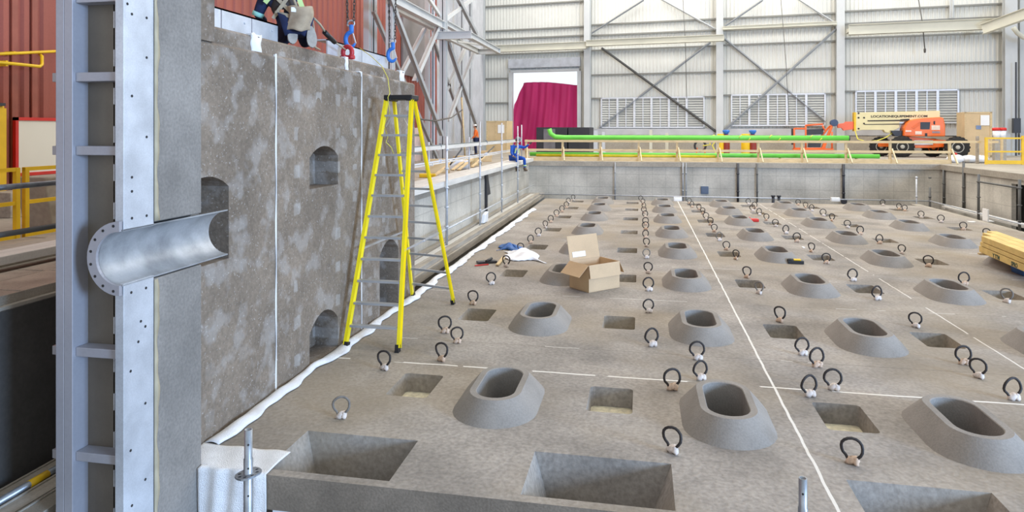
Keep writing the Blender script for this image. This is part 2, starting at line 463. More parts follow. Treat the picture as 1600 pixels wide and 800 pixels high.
def stadium(cx, cy, hw, hl, n=8):
    """loop with straight sides along y and round ends"""
    pts = []
    for i in range(n + 1): th = PI * i / n; pts.append((cx + hw * math.cos(th), cy + hl - hw + hw * math.sin(th)))
    for i in range(n + 1): th = PI + PI * i / n; pts.append((cx + hw * math.cos(th), cy - hl + hw + hw * math.sin(th)))
    return pts
def rrect(x0, x1, y0, y1, r, n=3):
    pts = []
    for cx, cy, a0 in ((x1 - r, y1 - r, 0), (x0 + r, y1 - r, PI / 2), (x0 + r, y0 + r, PI), (x1 - r, y0 + r, 1.5 * PI)):
        for i in range(n + 1): th = a0 + PI / 2 * i / n; pts.append((cx + r * math.cos(th), cy + r * math.sin(th)))
    return pts
def text_mesh(body, size, mtx, m, name, parent, bold=0):
    cu = bpy.data.curves.new('lettering', 'FONT'); cu.body = body; cu.size = size; cu.extrude = .002; cu.offset = bold
    to = bpy.data.objects.new('lettering', cu); COL.objects.link(to)
    me = bpy.data.meshes.new_from_object(to.evaluated_get(bpy.context.evaluated_depsgraph_get()))
    bpy.data.objects.remove(to)
    b = B(); b.add([mtx @ v.co for v in me.vertices], [list(p.vertices) for p in me.polygons])
    return b.build(name, m, parent)

# ================================================================ LARGE STRUCTURE
SLAB_L, SLAB_R, SLAB_F, SLAB_K = -4.1, 10.9, 5.34, 29.15
COLX = [-1.53, .87, 3.13, 5.48, 8.05]           # collar columns
ROWY = [7.31, 10.38, 13.58, 16.8, 19.85, 22.85, 25.55, 27.95]
POCX = [-2.60, -.33, 2.09, 4.15, 6.35, 9.5]     # pocket columns
holes = []
pocket_list = []
for j, y in enumerate(ROWY):
    for i, x in enumerate(COLX):
        if x > 6 and j < 3 or x > 4 and j < 1: continue
        yy = y - .02 * i * j
        holes.append((stadium(x, yy, .215, .455), stadium(x, yy, .215, .455), .42, 2))
    for i, x in enumerate(POCX):
        yy = y + .24 - .02 * i * j
        if i == 5 and j < 4 or i == 4 and j < 2: continue
        if i == 4: x = 6.5
        a = rrect(x - .245, x + .245, yy - .35, yy + .35, .05); b = rrect(x - .235, x + .235, yy - .34, yy + .34, .05)
        holes.append((a, b, .22, 1)); pocket_list.append((i, j, x, yy))
for x0, x1 in ((-3.26, -2.11), (-.97, .27), (1.73, 2.85), (4.2, 5.3)):
    holes.append(([(x0, 5.44), (x1, 5.44), (x1, 6.2), (x0, 6.2)], [(x0 + .14, 5.5), (x1 - .17, 5.5), (x1 - .17, 6.12), (x0 + .14, 6.12)], .42, 2))
slab = B().holed((0, 0, 0), (1, 0, 0), (0, 1, 0), (0, 0, 1), [(SLAB_L, SLAB_F), (SLAB_R, SLAB_F), (SLAB_R, SLAB_K), (SLAB_L, SLAB_K)], holes, 0)
zt = -.30
for (a, b) in (((SLAB_L, SLAB_F), (SLAB_R, SLAB_F)), ((SLAB_R, SLAB_F), (SLAB_R, SLAB_K)), ((SLAB_R, SLAB_K), (SLAB_L, SLAB_K)), ((SLAB_L, SLAB_K), (SLAB_L, SLAB_F))):
    zz = zt if a[1] == b[1] == SLAB_F else -1.5
    slab.add([(a[0], a[1], 0), (b[0], b[1], 0), (b[0], b[1], zz), (a[0], a[1], zz)], [(0, 1, 2, 3)], 3 if zz == zt else 0)
slab.add([(SLAB_L, SLAB_F, zt), (SLAB_R, SLAB_F, zt), (SLAB_R, SLAB_F + .1, zt), (SLAB_L, SLAB_F + .1, zt)], [(0, 1, 2, 3)], 0)
slab.add([(SLAB_L, SLAB_F + .1, zt), (SLAB_R, SLAB_F + .1, zt), (SLAB_R, SLAB_F + .1, -1.5), (SLAB_L, SLAB_F + .1, -1.5)], [(0, 1, 2, 3)], 0)
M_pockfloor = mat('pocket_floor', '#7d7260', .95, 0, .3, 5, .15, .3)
M_front = mat('front_face_concrete', '#82776a', .9, 0, .28, 2.2, .15, .2)
struct(slab.build('floor', [M_slab, M_foam, M_pockfloor, M_front], weld=True))
struct(B().box(-14, 14, -2, 33, -1.7, -1.5).build('floor_pit', M_dark))
hall = B().box(-11.6, 34, 32.1, 62, 1.3, 1.5).box(-11.6, -5.3, -2, 32.1, 1.3, 1.5).box(12.8, 34, 17, 32.1, 1.3, 1.5)
struct(hall.build('floor_hall', M_hall))
struct(B().box(-13, 34, -14, 62, 17.2, 17.4).build('ceiling', mat('roof_deck', '#c9c6bd', .8, 0, .1, .3)))
struct(B().box(-5.6, 13.2, 32.1, 32.5, -1.5, 1.3).build('wall_pit_back', M_pit))
struct(B().box(-5.7, -5.3, 11.8, 32.1, -1.5, 1.3).build('wall_pit_left', M_pit))
struct(B().box(-5.7, -5.28, -2, 11.8, -1.5, 1.47).build('wall_pit_side', mat('dark_pit_wall', '#4b4845', .9, 0, .35, 1.4, .1)))  # near stretch of the pit wall, in a darker tone than the rest
struct(B().box(12.8, 12.95, 26.5, 32.1, -1.5, 1.3).box(12.8, 12.95, 17, 26.5, 1.12, 1.3).box(12.8, 13.2, 17, 23.6, -1.5, 1.12).build('wall_pit_right', M_pit))
struct(B().box(14.3, 14.5, 18, 33, -1.5, 1.3).build('wall_passage', M_dark))
# back coping strip along the pit edge
struct(B().box(-5.3, 12.8, 32.02, 32.12, 1.28, 1.5).build('trim_1', M_hall))
struct(B().box(12.72, 12.82, 17, 32.1, 1.28, 1.5).build('trim_2', M_hall))
# pit ledges
struct(B().box(-5.3, -4.55, 3, 32.1, -.22, -.04).build('trim_3', M_plank))

def corrugated(b, p_of, t0, t1, z0, z1, pitch, dep, mi=0):
    k = max(1, int((t1 - t0) / pitch)); pr = []
    for i in range(k):
        a = t0 + (t1 - t0) * i / k; w = (t1 - t0) / k
        pr += [(a, 0), (a + w * .55, 0), (a + w * .65, dep), (a + w * .9, dep)]
    pr.append((t1, 0))
    vs = [p_of(t, n, z) for t, n in pr for z in (z0, z1)]
    b.add(vs, [(2 * i, 2 * i + 2, 2 * i + 3, 2 * i + 1) for i in range(len(pr) - 1)], mi)

# hall end wall, pale ribbed cladding with the doorway left open
tL, zD = BW(799, 114); tR, _ = BW(906, 114)
T0, T1 = -16.5, 24.5
wb = B()
corrugated(wb, W, T0, tL, 1.5, 17, .24, .05)
corrugated(wb, W, tL, tR, zD, 17, .24, .05)
corrugated(wb, W, tR, T1, 1.5, 17, .24, .05)
wall_back = struct(wb.build('wall_back', M_siding))
def girt(u0, v0, u1, v1, h=.10, m=M_girt, dep=.16):
    t0, z0 = BW(u0, v0, .1); t1, z1 = BW(u1, v1, .1); z = (z0 + z1) / 2
    g = B().wbox(t0, t1, .05, .05 + dep, z - h / 2, z + h / 2)
    return g.build('girt', m, wall_back)
for g in ((752, 12, 912, 1), (752, 50, 912, 41), (752, 62, 912, 56), (752, 87, 912, 80), (752, 124, 797, 122), (752, 162, 797, 160),
          (922, 40, 1119, 29), (922, 56, 1119, 47), (922, 79, 1119, 72), (922, 119, 1119, 111), (922, 155, 1119, 150),
          (1130, 30, 1307, 20), (1130, 48, 1307, 40), (1130, 71, 1307, 64), (1130, 112, 1307, 105), (1130, 150, 1307, 145),
          (1319, 19, 1571, 5), (1319, 38, 1571, 26), (1319, 61, 1571, 50), (1319, 103, 1571, 97), (1319, 144, 1571, 138)):
    girt(*g)
girt(798, 112, 907, 109, .14)
struct(B().wbox(tR + .4, T1, .05, .5, 1.5, BW(1100, 212)[1]).build('trim_4', M_hall))
struct(B().wbox(tR + .4, T1, .05, .3, BW(1100, 211)[1], BW(1100, 201)[1]).build('trim_5', M_greysiding))
# doorway frame
dj = B()
for t in (tL, tR): dj.wbox(t - .14, t + .14, -.1, .25, 1.5, zD + (.0 if t == tL else 0))
dj.wbox(tL, tR, -.1, .25, zD, zD + .18)
struct(dj.build('door_1', M_steel))
# roller door housing above the doorway
struct(B().wbox(tL - .1, tR + .1, .1, .45, BW(850, 106)[1], BW(850, 92)[1]).build('trim_6', mat('roller_housing', '#c3c6cc', .5)))
# ground outside the doorway
struct(B().wbox(tL - 4, tR + 6, -9, -.1, 1.3, 1.49).build('floor_outside', M_hall))

# hall side wall, rust red cladding then grey towards the corner
wl = B()
LX = -11.5
pl = lambda t, n, z: (LX + n, t, z)
corrugated(wl, pl, -3, 37, 1.5, 17, .42, .05, 0)
corrugated(wl, pl, 37, 48.5, 1.5, 17, .30, .05, 1)
wall_left = struct(wl.build('wall_left', [M_red, M_greysiding]))
for y in (10.55, 10.97): B().box(LX + .02, LX + .06, y - .06, y + .06, 1.5, 17).build('wall_rib', mat('rib_red', '#95503f', .6), wall_left)
a = PX(625, 110, LX); b = PX(666, 24, LX)
B().box(LX + .06, LX + .16, a.y, b.y, 5.7, 12.2).build('patch_panel', mat('dull_panel', '#857f7e', .6, 0, .2, 1), wall_left)

# windows: bands of louvres in three bays of the end wall
for k, (u0, v0, u1, v1, nm) in enumerate(((939, 154, 1101, 200, 6), (1142, 149, 1290, 197, 5), (1336, 143, 1498, 193, 5))):
    t0, z1 = BW(u0, v0, .2); t1, z1b = BW(u1, v0 - 5, .2); z1 = (z1 + z1b) / 2; z0 = BW((u0 + u1) / 2, v1, .2)[1]
    fr = B(); fw = .09
    fr.wbox(t0, t1, .06, .30, z1 - fw, z1).wbox(t0, t1, .06, .30, z0, z0 + fw).wbox(t0, t0 + fw, .06, .3, z0, z1).wbox(t1 - fw, t1, .06, .3, z0, z1)
    win = struct(fr.build('window_%d' % (k + 1), M_frame))
    sl = B(); ns = 13
    for i in range(ns):
        z = z0 + (z1 - z0) * (i + .5) / ns; h = (z1 - z0) / ns * .52
        p0, p1, p2, p3 = W(t0, .14, z + h), W(t1, .14, z + h), W(t1, .24, z - h), W(t0, .24, z - h)
        sl.prism([p0, p1, p2, p3], (0, 0, .012))
    sl.build('louvre', M_louvre, win)
    for i in range(1, nm):
        t = t0 + (t1 - t0) * i / nm
        B().wbox(t - .07, t + .07, .1, .31, z0, z1).build('mullion', M_frame, win)
        tt = t - (t1 - t0) / nm * .5
        B().wbox(tt - .03, tt + .03, .1, .28, z0, z1).build('mullion', M_frame, win)

# ================================================================ STEEL FRAME OF THE HALL
def wcolumn(u, w, n, label, z1=16, d=.45):
    t, _ = BW(u, 200, n)
    b = B(); b.wbox(t - w / 2, t + w / 2, n, n + .03, 1.5, z1); b.wbox(t - w / 2, t + w / 2, n - d, n - d + .03, 1.5, z1); b.wbox(t - .02, t + .02, n - d, n, 1.5, z1)
    b.wbox(t - w / 2 - .1, t + w / 2 + .1, n - d - .05, n + .1, 1.5, 1.53)
    return tag(b.build('steel_column', M_steel), label, 'column', 'columns along the end wall', 'thing')
wcolumn(917, .42, .65, 'pale grey steel column just beside the open tarp doorway')
wcolumn(1124.5, .45, .65, 'pale grey steel column standing behind the two pairs of gas cylinders')
wcolumn(1313.5, .46, .65, 'pale grey steel column behind the raised orange jib of the boom lift')
wcolumn(1580, .62, .9, 'broad grey steel column behind the yellow safety gate')
wcolumn(751, .42, .65, 'pale grey steel column in the corner where red wall meets end wall')
wcolumn(1598, .3, .6, 'slim grey steel post at the very end of the cladding wall')
def wbrace(p, q, n, label, m=M_brace, w=.16, h=.16):
    a = WP(p[0], p[1], n); b = WP(q[0], q[1], n)
    nv = Vector(W(0, 1, 0) - W(0, 0, 0))
    o = B(); o.obox((a + b) / 2, (b - a) / 2, nv * .01, (b - a).cross(nv).normalized() * w / 2)
    o.obox((a + b) / 2 + nv * w / 2, (b - a) / 2, nv * w / 2, (b - a).cross(nv).normalized() * .01)
    return tag(o.build('diagonal_brace', m), label, 'brace', 'diagonal braces on the end wall')
wbrace((940, 75), (1121, 207), .35, 'dark diagonal brace falling across the first louvre window to the column', M_darkbrace)
wbrace((1110, 66), (936, 200), .25, 'pale diagonal brace rising from tarp doorway column to the runway beam')
wbrace((1131, 60), (1290, 190), .25, 'pale diagonal brace falling toward the orange basket past the second louvre window')
wbrace((1307, 45), (1132, 203), .35, 'grey diagonal brace crossing in front of the second louvre window', M_brace)
wbrace((924, 52), (1006, 0), .35, 'thin grey brace rising above the long cream beam near the doorway', M_brace, .13)
wbrace((1032, -2), (1118, 46), .25, 'pale high brace sloping down to the column behind the gas cylinders', M_steel, .13)
wbrace((1131, 42), (1192, 0), .35, 'grey high brace rising away from the column behind the gas cylinders', M_brace, .13)
wbrace((1246, -2), (1307, 38), .25, 'pale high brace sloping down to the column behind the jib', M_steel, .13)
wbrace((1487, 0), (1487, 28), .45, 'short pale hanger post above the boom lift against cladding', M_steel, .22)
def wbeam(u0, v0, u1, v1, n, h, w, label, m=M_cream):
    t0, z0 = BW(u0, v0, n); t1, z1 = BW(u1, v1, n); z = (z0 + z1) / 2
    o = B(); o.wbox(t0, t1, n - w / 2, n + w / 2, z + h / 2 - .03, z + h / 2); o.wbox(t0, t1, n - w / 2, n + w / 2, z - h / 2, z - h / 2 + .03); o.wbox(t0, t1, n - .05, n + .05, z - h / 2, z + h / 2)
    for t in (t0 + .05, t1 - .05): o.wbox(t - .08, t + .08, .5, n, z - .12, z + .1)
    return tag(o.build('runway_beam', m), label, 'beam', 'crane runway beams', 'thing')
wbeam(758, 80, 916, 68, 1.3, .5, .4, 'cream crane beam above the tarp doorway')
wbeam(916, 71, 1131, 56, 1.5, .42, .4, 'long cream crane beam between doorway column and cylinder column')
wbeam(1326, 49, 1556, 35, 1.5, .62, .45, 'deep cream crane beam high above the boom lift')
wbeam(1130, 44, 1307, 36, .9, .22, .25, 'slim cream beam between the cylinder column and the jib column')
# heavy inclined crane girder entering above the safety gate
o = B(); p = WP(1535, 46, 2.0); q = WP(1640, 8, 4.5)
o.ibeam(p, q, .35, .6)
tag(o.build('crane_girder', M_cream), 'sloping cream crane girder above the yellow safety gate', 'girder', None, 'thing')
o = B(); o.path([WP(1583, 43, 2.2), WP(1590, 52, 2.2), WP(1600, 59, 2.2), WP(1622, 62, 2.4)], .13, 8)
tag(o.build('air_duct', M_cream), 'curved cream duct under the sloping crane girder', 'duct')

# truss line by the side wall
TX = -8.8
def tcol(u, w, X, label, m=M_steel, ztop=15):
    p = PX(u, 200, X); b = B()
    b.box(X - w / 2, X + w / 2, p.y - w / 2, p.y - w / 2 + .03, 1.5, ztop); b.box(X - w / 2, X + w / 2, p.y + w / 2 - .03, p.y + w / 2, 1.5, ztop)
    b.box(X - .02, X + .02, p.y - w / 2, p.y + w / 2, 1.5, ztop); b.box(X - w / 2 - .08, X + w / 2 + .08, p.y - w / 2 - .08, p.y + w / 2 + .08, 1.5, 1.53)
    return tag(b.build('truss_column', m), label, 'column', 'columns of the side trusses', 'thing')
tcol(693, .30, TX, 'tall pale truss column carrying the projecting bracket frame')
tcol(610, .26, TX, 'pale truss column behind the second chain with blue hook')
tcol(574, .24, -10.6, 'beige column against red cladding between the two hanging chains')
tcol(585, .16, -10.4, 'thin beige post beside the column between the hanging chains')
tcol(668, .22, -10.2, 'grey column behind the diagonal bracing above ladder side')
tcol(677, .14, -10.0, 'bright white upright pipe beside the diagonal bracing', M_frame)
tcol(722, .18, -10.6, 'slim grey column between truss braces and corner column')
tcol(735, .22, -10.6, 'grey upright closest to the corner column of the end wall')
def tbrace(p, q, X, label, m=M_brace, w=.16, X2=None):
    a = PX(p[0], p[1], X); b = PX(q[0], q[1], X2 or X)
    o = B(); o.beam(a, b, w, .02, (1, 0, 0)); o.beam(a - Vector((w / 2, 0, 0)), b - Vector((w / 2, 0, 0)), .02, w, (1, 0, 0))
    return tag(o.build('truss_brace', m), label, 'brace', 'diagonal braces of the side trusses')
tbrace((612, -3), (693, 212), TX + .2, 'long grey brace falling from chain column to foot of tall truss column', M_brace, .19)
tbrace((666, 44), (631, 112), TX - .8, 'short pale brace rising toward the white upright pipe', M_steel, .18)
tbrace((688, 40), (651, 126), TX, 'pale brace rising to the top joint of the tall truss column', M_steel, .2)
tbrace((586, 18), (687, 252), TX - .9, 'grey brace sloping down behind the ladder top toward the pit', M_brace, .16)
tbrace((699, 56), (746, 194), TX + .1, 'grey brace falling from bracket frame to foot of the corner column', M_brace, .2)
tbrace((744, 77), (702, 190), TX, 'pale brace rising from truss column foot to the corner column', M_steel, .19)
tbrace((728, 76), (700, 140), TX - .9, 'short pale brace behind the bracket frame', M_steel, .19)
tbrace((680, 66), (726, 200), TX - .9, 'bluish brace falling behind the tall truss column', M_brace, .16)
tbrace((697, 30), (740, -2), TX, 'pale high brace rising above the bracket frame', M_steel, .2)
tbrace((718, -2), (747, 54), TX + .1, 'grey high brace falling beside the corner column', M_brace, .2)
tbrace((672, -2), (690, 26), TX - .1, 'short high brace meeting the tall truss column top joint', M_steel, .16)
def tbeam(p, q, X, h, label, m=M_steel):
    a = PX(p[0], p[1], X); b = PX(q[0], q[1], X); z = (a.z + b.z) / 2
    a.z = b.z = z
    o = B(); o.ibeam(a, b, .25, h)
    return tag(o.build('truss_beam', m), label, 'beam', 'long beams of the side trusses', 'thing')
tbeam((612, 0), (694, 39), TX, .34, 'pale beam running from chain column to tall truss column')
tbeam((620, 8), (688, 53), TX - .6, .26, 'thinner pale beam set behind the beam from chain column')
tbeam((697, 38), (744, 62), TX, .26, 'pale beam running from tall truss column to corner column')
# projecting bracket frame
bz = 7.25; br = thing('bracket_frame', (-7.9, 29.0, bz), 'pale steel bracket frame projecting over the pit from truss column', 'frame')
a0 = PX(733, 52, -7.4); a1 = PX(779, 82, -7.4); bz = (a0.z + a1.z) / 2
for X in (-7.4, -8.5):
    B().ibeam((X, a0.y, bz), (X, a1.y, bz), .2, .26).build('rail', M_steel, br)
B().ibeam((-8.9, a0.y, bz), (-7.3, a0.y, bz), .2, .34).build('cross_bar', M_steel, br)
B().ibeam((-8.6, a1.y, bz), (-7.3, a1.y, bz), .2, .26).build('cross_bar', M_steel, br)
B().beam((-8.5, a0.y + 2, bz), (-7.4, a0.y + 4, bz), .08, .08).build('diagonal', M_steel, br)

# ================================================================ TALL CONCRETE WALL OF PANELS
WX = -4.1
def arch(y0, y1, z0, z1, rise, n=8):
    pts = [(y0, z0), (y1, z0)]
    for i in range(n + 1):
        k = i / n; y = y1 + (y0 - y1) * k
        pts.append((y, z1 - rise + rise * math.sin(PI * k) ** .8))
    return pts
def panel(y0, y1, niches, label, raised=None):
    b = B(); hs = []
    for a in niches:
        lp = arch(*a); hs.append((lp, lp, .34, 0))
    b.holed((WX, 0, 0), (0, 1, 0), (0, 0, 1), (1, 0, 0), [(y0, -1.2), (y1, -1.2), (y1, 3.83), (y0, 3.83)], hs, 0)
    top = 4.07
    prof = [(WX, 3.83), (WX - .035, 3.86), (WX - .2, 3.86), (WX - .2, top - .03), (WX - .23, top), (WX - .8, top), (WX - .8, -1.2), (WX, -1.2)]
    vs = [(x, y, z) for y in (y0, y1) for x, z in prof]; k = len(prof)
    b.add(vs, [(i, i + 1, i + 1 + k, i + k) for i in range(k - 1)] + [tuple(range(k)), tuple(range(k, 2 * k))])
    if raised: b.box(WX - .8, WX - .001, raised[0], raised[1], 3.86, 6.5)
    o = b.build('concrete_wall_panel', M_panel, weld=False)
    return tag(o, label, 'wall panel', 'precast wall panels', 'thing')
p1 = panel(5.38, 7.03, [(5.45, 6.15, 1.70, 2.55, .12)], 'grey concrete wall panel beside the steel column, with one arched niche', (5.38, 5.92))
p2 = panel(7.06, 9.43, [(7.84, 8.65, 2.25, 2.79, .14), (7.84, 8.65, .02, .62, .20)], 'grey concrete wall panel with two arched niches one above the other')
p3 = panel(9.46, 11.85, [(10.16, 11.0, .02, 1.18, .2)], 'grey concrete wall panel behind the yellow stepladder')
for p, y, w in ((p2, 7.045, .030), (p3, 9.445, .030)):
    j = B(); pts = 26
    def fn(a, c, y=y, w=w):
        z = -.02 + a * 3.89; k = w * (.55 + .45 * math.sin(z * 7 + y)) * (1.0 if z < 3.4 else 1.2)
        return (WX + .012 - .012 * abs(c - .5) * 2, y + (c - .5) * k, z)
    j.grid(fn, 40, 4)
    j.box(WX - .02, WX + .002, y - w * .6, y + w * .6, 3.80, 3.862)
    j.build('grout_joint', M_grout, p)
def lump(name, c, hx, hy, hz, parent, seed):
    b = B(); b.obox(c, (hx, 0, 0), (0, hy, 0), (0, 0, hz)); o = b.build(name, M_grout, parent, bevel=.02); return o
def cap(y0, y1, z0, z1, parent):
    b = B(); b.grid(lambda a, c: (WX - .196 + .03 * math.sin(PI * a) * math.sin(PI * c) ** .5, y0 + (y1 - y0) * a + .012 * math.sin(c * 9), z0 + (z1 - z0 + .025 * math.sin(a * 7)) * c), 10, 10, 0, .03)
    b.box(WX - .26, WX - .19, y0, y1, 4.065, 4.085); b.build('grout_cap', M_grout, parent)
cap(6.86, 7.07, 3.86, 4.08, p2); cap(9.30, 9.40, 3.86, 4.06, p2); B().box(WX - .2, WX + .004, 9.36, 9.452, 3.855, 3.872).build('grout_joint', M_grout, p3); cap(11.6, 11.84, 3.87, 4.06, p3)
# galvanised edge plates on the wall head
for k, (y0, y1, lab) in enumerate(((6.10, 6.75, 'galvanised edge plate beside the raised wall end'), (6.77, 7.35, 'galvanised edge plate with a small bolt, closest to the kneeling worker'),
                                   (7.37, 7.95, 'galvanised edge plate half hidden by the kneeling worker'), (9.35, 10.6, 'long galvanised edge plate under the blue hook and red shackle'),
                                   (10.62, 11.8, 'long galvanised edge plate at the far end of wall under second hook'))):
    b = B(); b.box(-4.62, -4.60, y0, y1, 4.072, 4.36).box(-4.80, -4.60, y0, y1, 4.34, 4.36).box(-4.80, -4.62, (y0 + y1) / 2 - .01, (y0 + y1) / 2 + .01, 4.08, 4.34)
    b.lathe((-4.6, (y0 + y1) / 2 + .15, 4.26), (1, 0, 0), [(.012, 0), (.012, .012), (.006, .014)], 8)
    tag(b.build('edge_plate', M_galv), lab, 'plate', 'edge plates on the wall head')

# end pilaster with the half round groove
PXF, TZ, TR = -3.85, 2.03, .215
prof = [(-4.45, -1.5), (PXF, -1.5), (PXF, TZ - TR - .015)]
for i in range(1, 16):
    a = -PI / 2 - PI * i / 16; prof.append((PXF + (TR + .015) * math.cos(a), TZ + (TR + .015) * math.sin(a)))
prof += [(PXF, TZ + TR + .015), (PXF, 6.5), (-4.45, 6.5)]
b = B(); b.prism([(x, 4.775, z) for x, z in prof], (0, .595, 0))
pil = tag(b.build('concrete_pilaster', M_pilaster, bevel=.008), 'smooth grey concrete wall end cast against the bolted steel plate', 'pilaster', None, 'thing')
b = B()
for z0, z1 in ((-1.5, TZ - TR - .02), (TZ + TR + .02, 6.5)):
    def fn(a, c, z0=z0, z1=z1):
        z = z0 + (z1 - z0) * a
        return (PXF + .004, 4.772 + c * (.045 + .012 * math.sin(z * 9) + .008 * math.sin(z * 23)), z)
    b.grid(fn, 60, 1, 0, .004)
b.build('sealant_strip', mat('tan_sealant', '#aaa18a', .9, 0, .2, 6), pil)

# ================================================================ STEEL COLUMN WITH THE FLANGED TROUGH
col = thing('steel_end_column', (-4.15, 4.6, -1.5), 'tall grey primed steel column with stiffeners and bolted plate at wall end', 'column')
col['kind'] = 'thing'
YF = 4.45
B().box(-4.453, -4.379, YF, 4.75, -1.5, 6.5).box(-4.377, -4.302, YF, 4.75, -1.5, 6.5).build('flange', M_column, col, bevel=.004)
B().box(-4.302, -4.06, 4.60, 4.62, -1.5, 6.5).box(-4.06, -3.92, 4.66, 4.68, -1.5, 1.79).box(-4.06, -3.92, 4.66, 4.68, 2.27, 6.5).box(-4.07, -4.05, 4.60, 4.68, -1.5, 1.79).box(-4.07, -4.05, 4.60, 4.68, 2.27, 6.5).build('web', M_web, col)
b = B()
for i in range(26): b.box(-4.064, -4.054, 4.592, 4.602, -1.3 + i * .3, -1.3 + i * .3 + .13)
b.build('weld_seam', M_galv, col)
b = B()
for z0, z1 in ((-1.5, TZ - .2), (TZ + .2, 6.5)): b.box(-3.924, PXF, YF, 4.772, z0, z1)
b.build('bolt_plate', M_galv, col, bevel=.003)
for z in (4.62, 4.02, 3.41, 2.84, 1.28, .47, -.35):
    b = B(); b.box(-4.30, -3.926, YF + .03, 4.60, z - .035, z + .035)
    b.build('stiffener', M_column, col, bevel=.004)
for z in (3.41, 2.84, 1.28, .47):
    B().box(-4.515, -4.455, YF + .03, 4.72, z - .035, z + .035).build('side_tab', M_column, col, bevel=.004)
hb = B()
for u, v in ((206, 22), (229, 28), (199, 6), (229, 90), (206, 150), (229, 214), (206, 277), (206, 299), (229, 337), (206, 341), (205, 457), (228, 450), (227, 510), (216, 534), (220, 502), (204, 580), (227, 630), (204, 704), (227, 749), (206, 790)):
    p = PX(u, v, PXF); hb.lathe(p - Vector((.004, 0, 0)), (1, 0, 0), [(.011, 0), (.011, .0065)], 10)
hb.build('bolt_hole', M_hole, col)
# trough
b = B()
y0, y1 = 4.43, 5.76
arc = [(PI / 2 + PI * i / 20) for i in range(21)]
for r0, r1 in ((TR, TR - .012),):
    vs = [(PXF + r * math.cos(a), y, TZ + r * math.sin(a)) for y in (y0, y1) for r in (r0, r1) for a in arc]
    n = 21; fs = []
    for i in range(20):
        fs += [(i, i + 1, 2 * n + i + 1, 2 * n + i), (n + i, n + i + 1, 3 * n + i + 1, 3 * n + i), (i, i + 1, n + i + 1, n + i), (2 * n + i, 2 * n + i + 1, 3 * n + i + 1, 3 * n + i)]
    fs += [(0, n, 3 * n, 2 * n), (n - 1, 2 * n - 1, 4 * n - 1, 3 * n - 1)]
    b.add(vs, fs, 0, True)
tr = b.build('trough', M_trough, col)
md = tr.modifiers.new('sharp', 'EDGE_SPLIT'); md.split_angle = .6
b = B(); pts = []
for a in arc: pts.append((PXF + (TR + .065) * math.cos(a), 4.405, TZ + (TR + .065) * math.sin(a)))
for a in reversed(arc): pts.append((PXF + (TR - .012) * math.cos(a), 4.405, TZ + (TR - .012) * math.sin(a)))
b.prism(pts, (0, .03, 0)); fl = b.build('trough_flange', M_column, col)
b = B()
for i in range(8):
    a = PI / 2 + PI * (i + .5) / 8; r = TR + .035
    b.lathe((PXF + r * math.cos(a), 4.408, TZ + r * math.sin(a)), (0, -1, 0), [(.011, 0), (.011, .006)], 10)
b.build('flange_hole', M_hole, fl)

# ================================================================ CLOTH AND EDGE STRIP
def strip_fn(y0, y1, x0, w0, w1, hgt):
    def fn(a, c):
        y = y0 + (y1 - y0) * a
        wob = .025 * math.sin(y * 2.3) + .018 * math.sin(y * 6.1 + 1) + .010 * math.sin(y * 15)
        wd = w0 + (w1 - w0) * a + .02 * math.sin(y * 4.7)
        return (x0 + wob * (.3 + c) + c * wd, y, .012 + hgt * math.sin(PI * c) * (.75 + .25 * math.sin(y * 7.3 + c)))
    return fn
b = B(); b.grid(strip_fn(5.74, 25.0, WX + .015, .15, .22, .045), 260, 6, 0, .008)
tag(b.build('geotextile_strip', M_white), 'long crumpled white geotextile strip along slab edge under the ladder', 'strip')
b = B()
def cl(a, c):
    x = -3.84 + c * .65
    if a < .35:
        k = a / .35; x = -4.09 if k < .86 else -3.84; x += c * (-3.19 - x); y = 5.74 - (5.74 - 5.33) * k
        if k < .7: y += .0
        return (x, y, .010 + .006 * math.sin(x * 17 + y * 9) + .006)
    k = (a - .35) / .65
    return (x + .02 * k * math.sin(c * 9), 5.315 - .012 * math.sin(x * 34 + k * 3) - .01 * math.sin(x * 13), .014 - k * .95)
b.grid(cl, 40, 40, 0, .006)
tag(b.build('geotextile_sheet', M_white), 'white cloth sheet hanging over the slab corner behind a scaffold tube', 'cloth')
b = B(); b.box(-3.15, 3.5, 5.36, 5.43, -.75, -.302)
tag(b.build('foam_edge_board', M_plastic), 'white board strip under the slab front face', 'board')

# ================================================================ COLLARS
def collar_proto():
    b = B(); loops = []
    prof = [(.455, .735, -.015), (.455, .735, 0.0), (.40, .665, .07), (.335, .595, .140), (.278, .530, .203), (.214, .458, .203), (.207, .447, .195), (.207, .447, -.36)]
    n = 12; k = 2 * (n + 1)
    for hw, hl, z in prof: loops += [(x, y, z) for x, y in stadium(0, 0, hw, hl, n)]
    fs = [(i * k + j, i * k + (j + 1) % k, (i + 1) * k + (j + 1) % k, (i + 1) * k + j) for i in range(len(prof) - 1) for j in range(k)]
    b.add(loops, fs, 0, True)
    o = b.build('concrete_collar', M_collar, None, (0, 0, 0))
    md = o.modifiers.new('sharp', 'EDGE_SPLIT'); md.split_angle = .6
    return o
first = None
for i, x in enumerate(COLX):
    c = 0
    for j, y in enumerate(ROWY):
        if x > 6 and j < 3 or x > 4 and j < 1: continue
        c += 1
        if first is None: o = first = collar_proto()
        else: o = first.copy(); COL.objects.link(o)
        o.location = (x, y - .02 * i * j, 0)
        where = ['line just past the ladder', 'line just past the cardboard box', 'third line out from the ladder', 'fourth line out from the ladder', 'line under the lumber stack'][i]
        tag(o, 'raised oval concrete collar, %s from the front in the %s' % (ORD[c], where), 'collar', 'raised oval collars on the slab')

